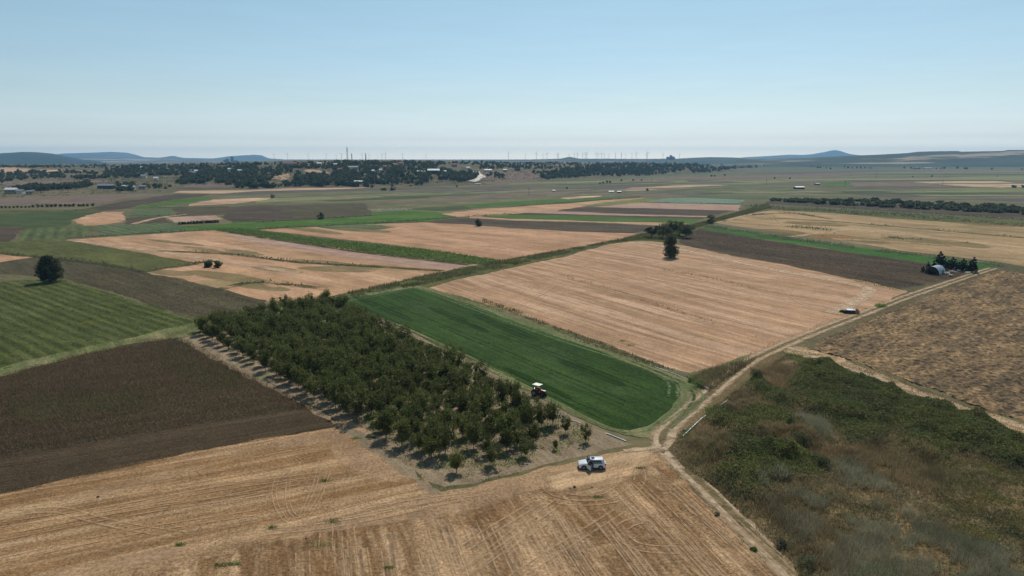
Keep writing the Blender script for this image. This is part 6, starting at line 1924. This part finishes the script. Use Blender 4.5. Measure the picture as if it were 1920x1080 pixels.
hs = [
    (544, 312.5, 28, 10, 5, 0, 'stonewall', 'redroof', 'long low building with wide red roof on the crest left of the masts'),
    (568, 310.5, 10, 8, 5, .2, 'stonewall', 'redroof', 'red-roofed house right of the long red roof on the crest'),
    (599, 311.5, 9, 7, 4, 0, 'whitewall', 'whiteroof', 'white roofed house on the crest midway between red roof and masts'),
    (629, 313, 7, 6, 4, .3, 'whitewall', 'greyroof', 'small pale house on the crest just left of the tall mast'),
    (658, 318, 8, 6, 4, .1, 'whitewall', 'greyroof', 'pale house below the tall mast, left of the grey block'),
    (667, 321, 9, 8, 6, 0, 'stonewall', 'greyroof', 'grey two-storey block house below the shorter mast'),
    (637, 322, 7, 6, 3.5, .2, 'stonewall', 'redroof', 'small low house on the slope below left of the masts'),
    (696, 317, 7, 6, 4, 0, 'whitewall', 'redroof', 'house just below the mosque with reddish roof'),
    (700, 325, 5, 5, 4, .1, 'whitewall', 'whiteroof', 'white house below the mosque, left of a pair'),
    (714, 324, 5, 5, 4.5, -.2, 'whitewall', 'whiteroof', 'white house below the mosque, right of a pair'),
    (706, 327, 4, 4, 3, 0, 'whitewall', 'greyroof', 'tiny white house lowest below the mosque'),
    (676, 327, 8, 6, 3, .2, 'stonewall', 'greyroof', 'low stone house among the trees below the grey block'),
    (741, 312, 8, 7, 4, .1, 'whitewall', 'redroof', 'house with pale wall on the crest right of the mosque'),
    (752, 311, 10, 8, 4.5, 0, 'stonewall', 'redroof', 'red-roofed house on the crest right of the pale-walled one'),
    (722, 317, 8, 6, 4, .3, 'stonewall', 'redroof', 'brown-roofed house in the trees right of the mosque'),
    (785, 325, 5, 5, 3, 0, 'whitewall', 'whiteroof', 'small white shed left of the dark barn'),
    (794, 326, 7, 5, 3, 0, 'whitewall', 'whiteroof', 'white shed touching the left side of the dark barn'),
    (813, 325.5, 22, 10, 4.5, .1, 'darkwin', 'whiteroof', 'wide dark-fronted barn with bright white roof edge on the slope'),
    (834, 325, 6, 5, 3, 0, 'whitewall', 'whiteroof', 'small white shed right of the dark barn'),
    (852, 313, 12, 7, 4, 0, 'stonewall', 'redroof', 'long reddish roof beside the pine row right of the village'),
    (870, 317, 10, 6, 3.5, .2, 'whitewall', 'redroof', 'pale house with reddish roof above the white road'),
    (878, 318.5, 7, 6, 3.5, 0, 'whitewall', 'greyroof', 'light house just above the start of the white road'),
    (915, 322.5, 15, 6, 3, .05, 'whitewall', 'whiteroof', 'long white building at the top of the reddish cut slope'),
    (947, 322.5, 7, 5, 3.5, 0, 'stonewall', 'greyroof', 'small grey building right of the long white one above the cut slope'),
    (672.5, 344.5, 14, 6, 2.5, .0, 'stonewall', 'whiteroof', 'long white-roofed shed at the foot of the wooded slope'),
    (432, 322, 8, 6, 4, .1, 'whitewall', 'whiteroof', 'white-roofed house on the ridge left of the village'),
    (450, 325, 10, 6, 4.5, -.4, 'whitewall', 'whiteroof', 'bright white building with bent front right of the white-roofed house'),
    (364, 324.5, 14, 7, 3, 0, 'whitewall', 'whiteroof', 'long pale shed in the trees on the left part of the ridge'),
    (362, 327.5, 12, 7, 3, 0, 'stonewall', 'greyroof', 'grey shed just below the long pale shed on the ridge'),
    (269, 317, 12, 6, 3, 0, 'whitewall', 'whiteroof', 'white roofs on the crest above the left tree belts'),
    (270, 334, 9, 6, 3, .1, 'whitewall', 'greyroof', 'pale shed on the left slope below the crest roofs'),
    (293, 338.5, 7, 5, 3, 0, 'whitewall', 'whiteroof', 'small white shed on the left slope, lower and right of the pale shed'),
    (200, 354, 22, 8, 3.5, .05, 'darkwin', 'greyroof', 'long blue-grey shed near the foot of the left slope'),
    (241, 355.5, 18, 8, 3, -.1, 'whitewall', 'whiteroof', 'long white-roofed barn right of the blue-grey shed'),
    (268, 354.5, 10, 6, 3, 0, 'stonewall', 'greyroof', 'low grey shed right of the long white-roofed barn'),
    (22, 363, 13, 8, 4, .1, 'stonewall', 'whiteroof', 'white-roofed barn by the tree belt at the far left'),
    (39, 364, 8, 6, 3, 0, 'whitewall', 'greyroof', 'small shed right of the white-roofed barn at the far left'),
    (57, 364, 8, 5, 2.5, 0, 'stonewall', 'greyroof', 'low grey shed second right of the far-left barn'),
    (395, 313.5, 9, 7, 4, 0, 'whitewall', 'redroof', 'house on the left crest below the distant grey towers'),
    (415, 316, 14, 7, 3.5, 0, 'stonewall', 'redroof', 'long brownish roof on the left crest near the white-roofed house'),
]
for q in hs:
    u, v, w, d, h, rz, wl, rf_, lab = q
    house(u, v, w, d, h, rz, wl, rf_, lab, 'shed' if ('shed' in lab or 'barn' in lab) else 'building' if 'building' in lab else 'house', 'shed' if ('shed' in lab or 'barn' in lab) else 'house', lift=1.0)
g = 'sheds out on the plain'
house(896, 346.8, 9, 3, 2.2, 0, 'whitewall', 'whiteroof', 'white shed at the lower end of the winding white road', 'shed', 'shed', g, .1, False)
house(1146, 361.5, 7, 4, 2, .1, 'whitewall', 'whiteroof', 'white shed on the middle plain, left of a pair', 'shed', 'shed', g, .15, False)
house(1161, 361.8, 5, 4, 2, -.1, 'darkwin', 'whiteroof', 'dark-walled white-roofed shed on the middle plain, right of a pair', 'shed', 'shed', g, .15, False)
house(1038, 359.5, 4, 3, 2, .2, 'whitewall', 'whiteroof', 'tiny white shed in the green plain left of the shed pair', 'shed', 'shed', g, .15, False)
house(1498, 354.5, 14, 8, 3, .1, 'darkwin', 'whiteroof', 'white-roofed shed at the left end of a dark hedge on the right plain', 'shed', 'shed', g, .15, False)
house(1739, 317.2, 30, 12, 5, 0, 'whitewall', 'greyroof', 'wide farm building among trees on the far right plain', 'building', 'house', g, .15, False)
house(1718, 317.2, 22, 10, 5, 0, 'stonewall', 'redroof', 'farm building with brown roof left of the wide farm building', 'building', 'house', g, .2, False)
house(1532, 347, 9, 5, 2.5, .3, 'stonewall', 'greyroof', 'grey hut beside the small green plot on the right plain', 'hut', 'hut', g, .15, False)

# ---- masts and mosque
def mast(u, v, h, w, label):
    x, y, z = PT(u, v)
    o = empty('radio_mast', (x, y, z - 1)); tag(o, label, 'mast', 'masts on the village hill')

    def lat(bm):
        n = 10; pr = None
        for k in range(n + 1):
            s = w / 2 * (1 - .55 * k / n); zz = h * k / n
            c = [Vector((a * s, b * s, zz)) for a, b in ((-1, -1), (1, -1), (1, 1), (-1, 1))]
            if pr:
                for i in range(4):
                    tube(bm, pr[i], c[i], .16, .16, 4); tube(bm, pr[i], c[(i + 1) % 4], .1, .1, 4); tube(bm, c[i], c[(i + 1) % 4], .1, .1, 4)
            pr = c
    part('lattice', lat, M['redwhite'], o)
    part('antenna', lambda bm: [tube(bm, (0, 0, h), (0, 0, h * 1.1), .15, .08, 5)] + [mbox(bm, (.9 * math.cos(a), .9 * math.sin(a), h * f), (.5, .5, 2.2)) for a in (0, 2.1, 4.2) for f in (.93, .75)], M['whitewall'], o)


M['redwhite'] = plain('mast_steel', L((104, 92, 98)), .6, .2, vary=.3)
mast(652, 309, 36, 2.8, 'taller of two lattice radio masts on the village hill')
mast(660, 308, 22, 2.0, 'shorter of two lattice radio masts on the village hill')
mx, my, mz = PT(688, 306.5)
mo = empty('mosque', (mx, my, mz)); tag(mo, 'small mosque with dark dome and slim minaret on the village hill', 'mosque')
part('hall', lambda bm: mbox(bm, (4, 0, 1.5), (9, 9, 5)), M['stonewall'], mo)


def dome(bm):
    bmesh.ops.create_uvsphere(bm, u_segments=18, v_segments=9, radius=4.0)
    bmesh.ops.delete(bm, geom=[v for v in bm.verts if v.co.z < -.1], context='VERTS')
    for v in bm.verts: v.co += Vector((4, 0, 4))


part('dome', dome, M['iron'], mo, smooth_=True)
part('minaret', lambda bm: [tube(bm, (-2, 0, -1), (-2, 0, 13), 1.0, .85, 10), tube(bm, (-2, 0, 13), (-2, 0, 13.8), 1.5, 1.5, 10), tube(bm, (-2, 0, 13.8), (-2, 0, 18), .7, .65, 10), tube(bm, (-2, 0, 18), (-2, 0, 22), .75, .05, 10)], M['redwhite'], mo)

# ---- distant plants
def far_plant(name, boxes, D, label, cat):
    u0 = sum(b[0] for b in boxes) / len(boxes)
    c = Vector(((u0 - 960) / KX * D, D, 0))
    root = empty(name, c); tag(root, label, cat)
    for k, (u, w, vt, nm) in enumerate(boxes):
        x = (u - 960) / KX * D; H_ = CAM_H - (vt - HORIZON) * D / F_PX
        if nm == 'tower': part('tower', lambda bm: [disc(bm, (x - c.x, 0, H_ / 2), w / 2, H_, 'Z', 12), disc(bm, (x - c.x, 0, H_ + 1), w * .3, 3, 'Z', 10)], M['darkfarm'], root)
        else: part('hall', lambda bm: [mbox(bm, (x - c.x, 0, H_ / 2), (w, 30, H_)), mbox(bm, (x - c.x, 0, H_), (w * .5, 20, 6))], M['darkfarm'], root)


M['darkfarm'] = plain('grey_concrete', L((92, 92, 92)), .8, vary=.15)
far_plant('cement_plant', [(434.5, 16, 293.5, 'tower'), (437, 10, 294, 'tower'), (427, 20, 298, 'hall'), (423, 26, 300, 'hall'), (443, 30, 301, 'hall')], 5600, 'dark grey plant with twin towers below the blue mountains at left', 'factory')
far_plant('power_station', [(1255, 50, 295, 'hall'), (1257.5, 16, 291.5, 'hall'), (1262, 24, 294, 'hall'), (1251, 12, 294, 'tower')], 6000, 'grey power station on the far crest among the right wind turbines', 'factory')

# ---- wind turbines
def turbine_proto():
    o = empty('wind_turbine', (0, 0, 0))
    part('tower', lambda bm: [tube(bm, (0, 0, -45), (0, 0, 62), 2.6, 1.5, 10)], M['turbine'], o)
    part('nacelle', lambda bm: mbox(bm, (0, 1, 63.5), (3.2, 9, 3.4)), M['turbine'], o, .6)

    def bl(bm):
        disc(bm, (0, -4.5, 63.5), 1.8, 2.5)
        for k in range(3):
            a = k * 2.0944 + .3
            d = Vector((math.sin(a), 0, math.cos(a)))
            tube(bm, Vector((0, -4.8, 63.5)) + d, Vector((0, -4.8, 63.5)) + d * 10, 1.1, 1.5, 6)
            tube(bm, Vector((0, -4.8, 63.5)) + d * 10, Vector((0, -4.8, 63.5)) + d * 36, 1.5, .35, 6)
    part('rotor', bl, M['turbine'], o)
    return o


tu = [(480 + x / 4, D, s) for x, D, s in ((138, 9500, 1), (237, 8000, 1), (393, 8200, 1), (528, 8200, .95), (603, 9600, .8), (643, 7900, 1), (797, 7800, 1), (850, 8600, .8), (912, 9600, .7), (945, 8300, 1), (972, 8000, 1.1), (1100, 8200, .95), (1275, 8300, .95), (1895, 7700, 1.15))]
tu += [(960 + x / 4, D, s) for x, D, s in ((100, 8600, .9), (182, 7600, 1.1), (233, 8300, .9), (262, 7700, 1.1), (340, 7900, 1.05), (348, 8400, 1), (428, 8600, .9), (467, 8000, 1), (490, 7700, 1.1), (530, 7800, 1.1), (550, 8300, 1), (560, 7500, 1.2), (630, 7900, 1.1), (645, 8000, 1), (672, 7700, 1.1), (693, 8200, 1), (725, 8200, .95), (775, 7700, 1.1), (820, 7700, 1.1), (852, 8300, .95), (898, 8000, 1), (930, 7700, 1.15), (1008, 8300, 1), (1014, 7600, 1.2), (1132, 8200, .95), (1255, 8400, .9))]
tp = turbine_proto()
for k, (u, D, s) in enumerate(tu):
    loc = ((u - 960) / KX * D, D, 34)
    sc_ = s * .82
    if k == 0: o = tp; o.location = loc; o.scale = (sc_,) * 3
    else: o = dup(tp, loc, rr.uniform(-.5, .5), sc_)
    for ch in o.children:
        if ch.name.startswith('rotor'):
            a = rr.uniform(0, 2.09)
            ch.matrix_basis = Matrix.Translation((0, 0, 63.5)) @ Matrix.Rotation(a, 4, 'Y') @ Matrix.Translation((0, 0, -63.5))
    if u < 640: lab = 'white wind turbine on the far crest left of the radio masts'
    elif u < 800: lab = 'white wind turbine on the far crest behind the village hill'
    elif u < 1000: lab = 'white wind turbine standing apart at the left end of the long far row'
    elif u < 1245: lab = 'white wind turbine in the crowded row on the far crest left of the power station'
    elif u < 1260: lab = 'white wind turbine beside the power station on the far crest'
    else: lab = 'white wind turbine right of the power station, last of the row'
    tag(o, lab, 'wind turbine', 'wind turbines on the far crest')

# ---- utility poles
pproto = None
for k, (u, v, h, lab) in enumerate([(1437, 347, 11, 'utility pole at the left end of the pale green strip on the right plain'), (1584, 352, 11, 'utility pole beside the small green plot on the right plain'), (1643, 334.5, 13, 'utility pole on the brown field behind the pale green strip'),
                                    (1767, 349, 11, 'utility pole in front of the far tan field at right'), (1222, 343, 10, 'thin utility pole on the middle plain above the shed pair'), (992, 366, 9, 'thin utility pole on the green middle plain'), (1413, 318, 13, 'distant utility pole right of the wood end'), (1766, 324, 10, 'distant utility pole below the farm buildings')]):
    if pproto is None:
        pproto = empty('utility_pole', base_xy(u, v), .2)
        part('pole', lambda bm: tube(bm, (0, 0, 0), (0, 0, 10), .28, .2, 8), M['wood'], pproto)
        part('crossarm', lambda bm: [mbox(bm, (0, 0, 9.4), (2.6, .25, .25)), mbox(bm, (0, 0, 8.4), (1.8, .2, .2))], M['wood'], pproto)
        o = pproto; o.scale = (1, 1, h / 10)
    else: o = dup(pproto, base_xy(u, v), rr.uniform(-.4, .4), (1, 1, h / 10))
    tag(o, lab, 'utility pole', 'utility poles of the plain')

# ---- sprinklers over the bright green crop
wt = NT('water_spray'); tb_ = wt.n('ShaderNodeBsdfTransparent'); td = wt.n('ShaderNodeBsdfDiffuse'); td.inputs[0].default_value = (.9, .93, .95, 1)
mxs = wt.n('ShaderNodeMixShader'); mxs.inputs[0].default_value = .35; wt.l(tb_.outputs[0], mxs.inputs[1]); wt.l(td.outputs[0], mxs.inputs[2]); wt.l(mxs.outputs[0], wt.out.inputs[0])
for k, (u, v, lab) in enumerate([(706, 397, 'leftmost water sprinkler spraying at the edge of the bright green field'), (722, 396.5, 'second sprinkler from the left over the bright green field'), (738, 396, 'sprinkler in the middle of the spraying row over the bright green field'), (752, 395.6, 'fourth sprinkler from the left over the bright green field'), (762, 395, 'rightmost water sprinkler spraying at the edge of the bright green field')]):
    o = empty('sprinkler', base_xy(u, v)); tag(o, lab, 'sprinkler', 'row of sprinklers')
    part('riser', lambda bm: [tube(bm, (0, 0, 0), (0, 0, 1.2), .06, .05, 6), tube(bm, (-.1, 0, 1.2), (.25, 0, 1.35), .05, .03, 6)], M['steel'], o)
    rg = np.random.default_rng(k); n = 240
    t_ = rg.uniform(0, 1, n); s_ = rg.choice([-1, 1], n) * (5 + k % 2)
    c = np.stack([s_ * t_, rg.normal(size=n) * .3 * t_, 1.3 + 4.4 * t_ - 5.2 * t_ ** 2 + rg.normal(size=n) * .25 * t_], 1)
    V, F = cards(c, np.full(n, .28), rg)
    link('water_jet', mesh_np('water_jet', V, F, 4), wt.m, o)

# ------------------------------------------------------------ haze
hb = bmesh.new()
bmesh.ops.create_cube(hb, size=1.0)
for v in hb.verts:
    v.co = (v.co.x * 34000, 7650 + v.co.y * 17500, 129 + v.co.z * 260)
hm = bpy.data.meshes.new('haze'); hb.to_mesh(hm); hb.free()
ht = NT('haze_air')
hv = ht.n('ShaderNodeVolumePrincipled')
hv.inputs['Color'].default_value = (0.34, 0.66, 1.0, 1)
hv.inputs['Density'].default_value = 0.00007
hv.inputs['Anisotropy'].default_value = 0.2
ht.l(hv.outputs[0], ht.out.inputs['Volume'])
tag(link('haze', hm, ht.m), kind='stuff')
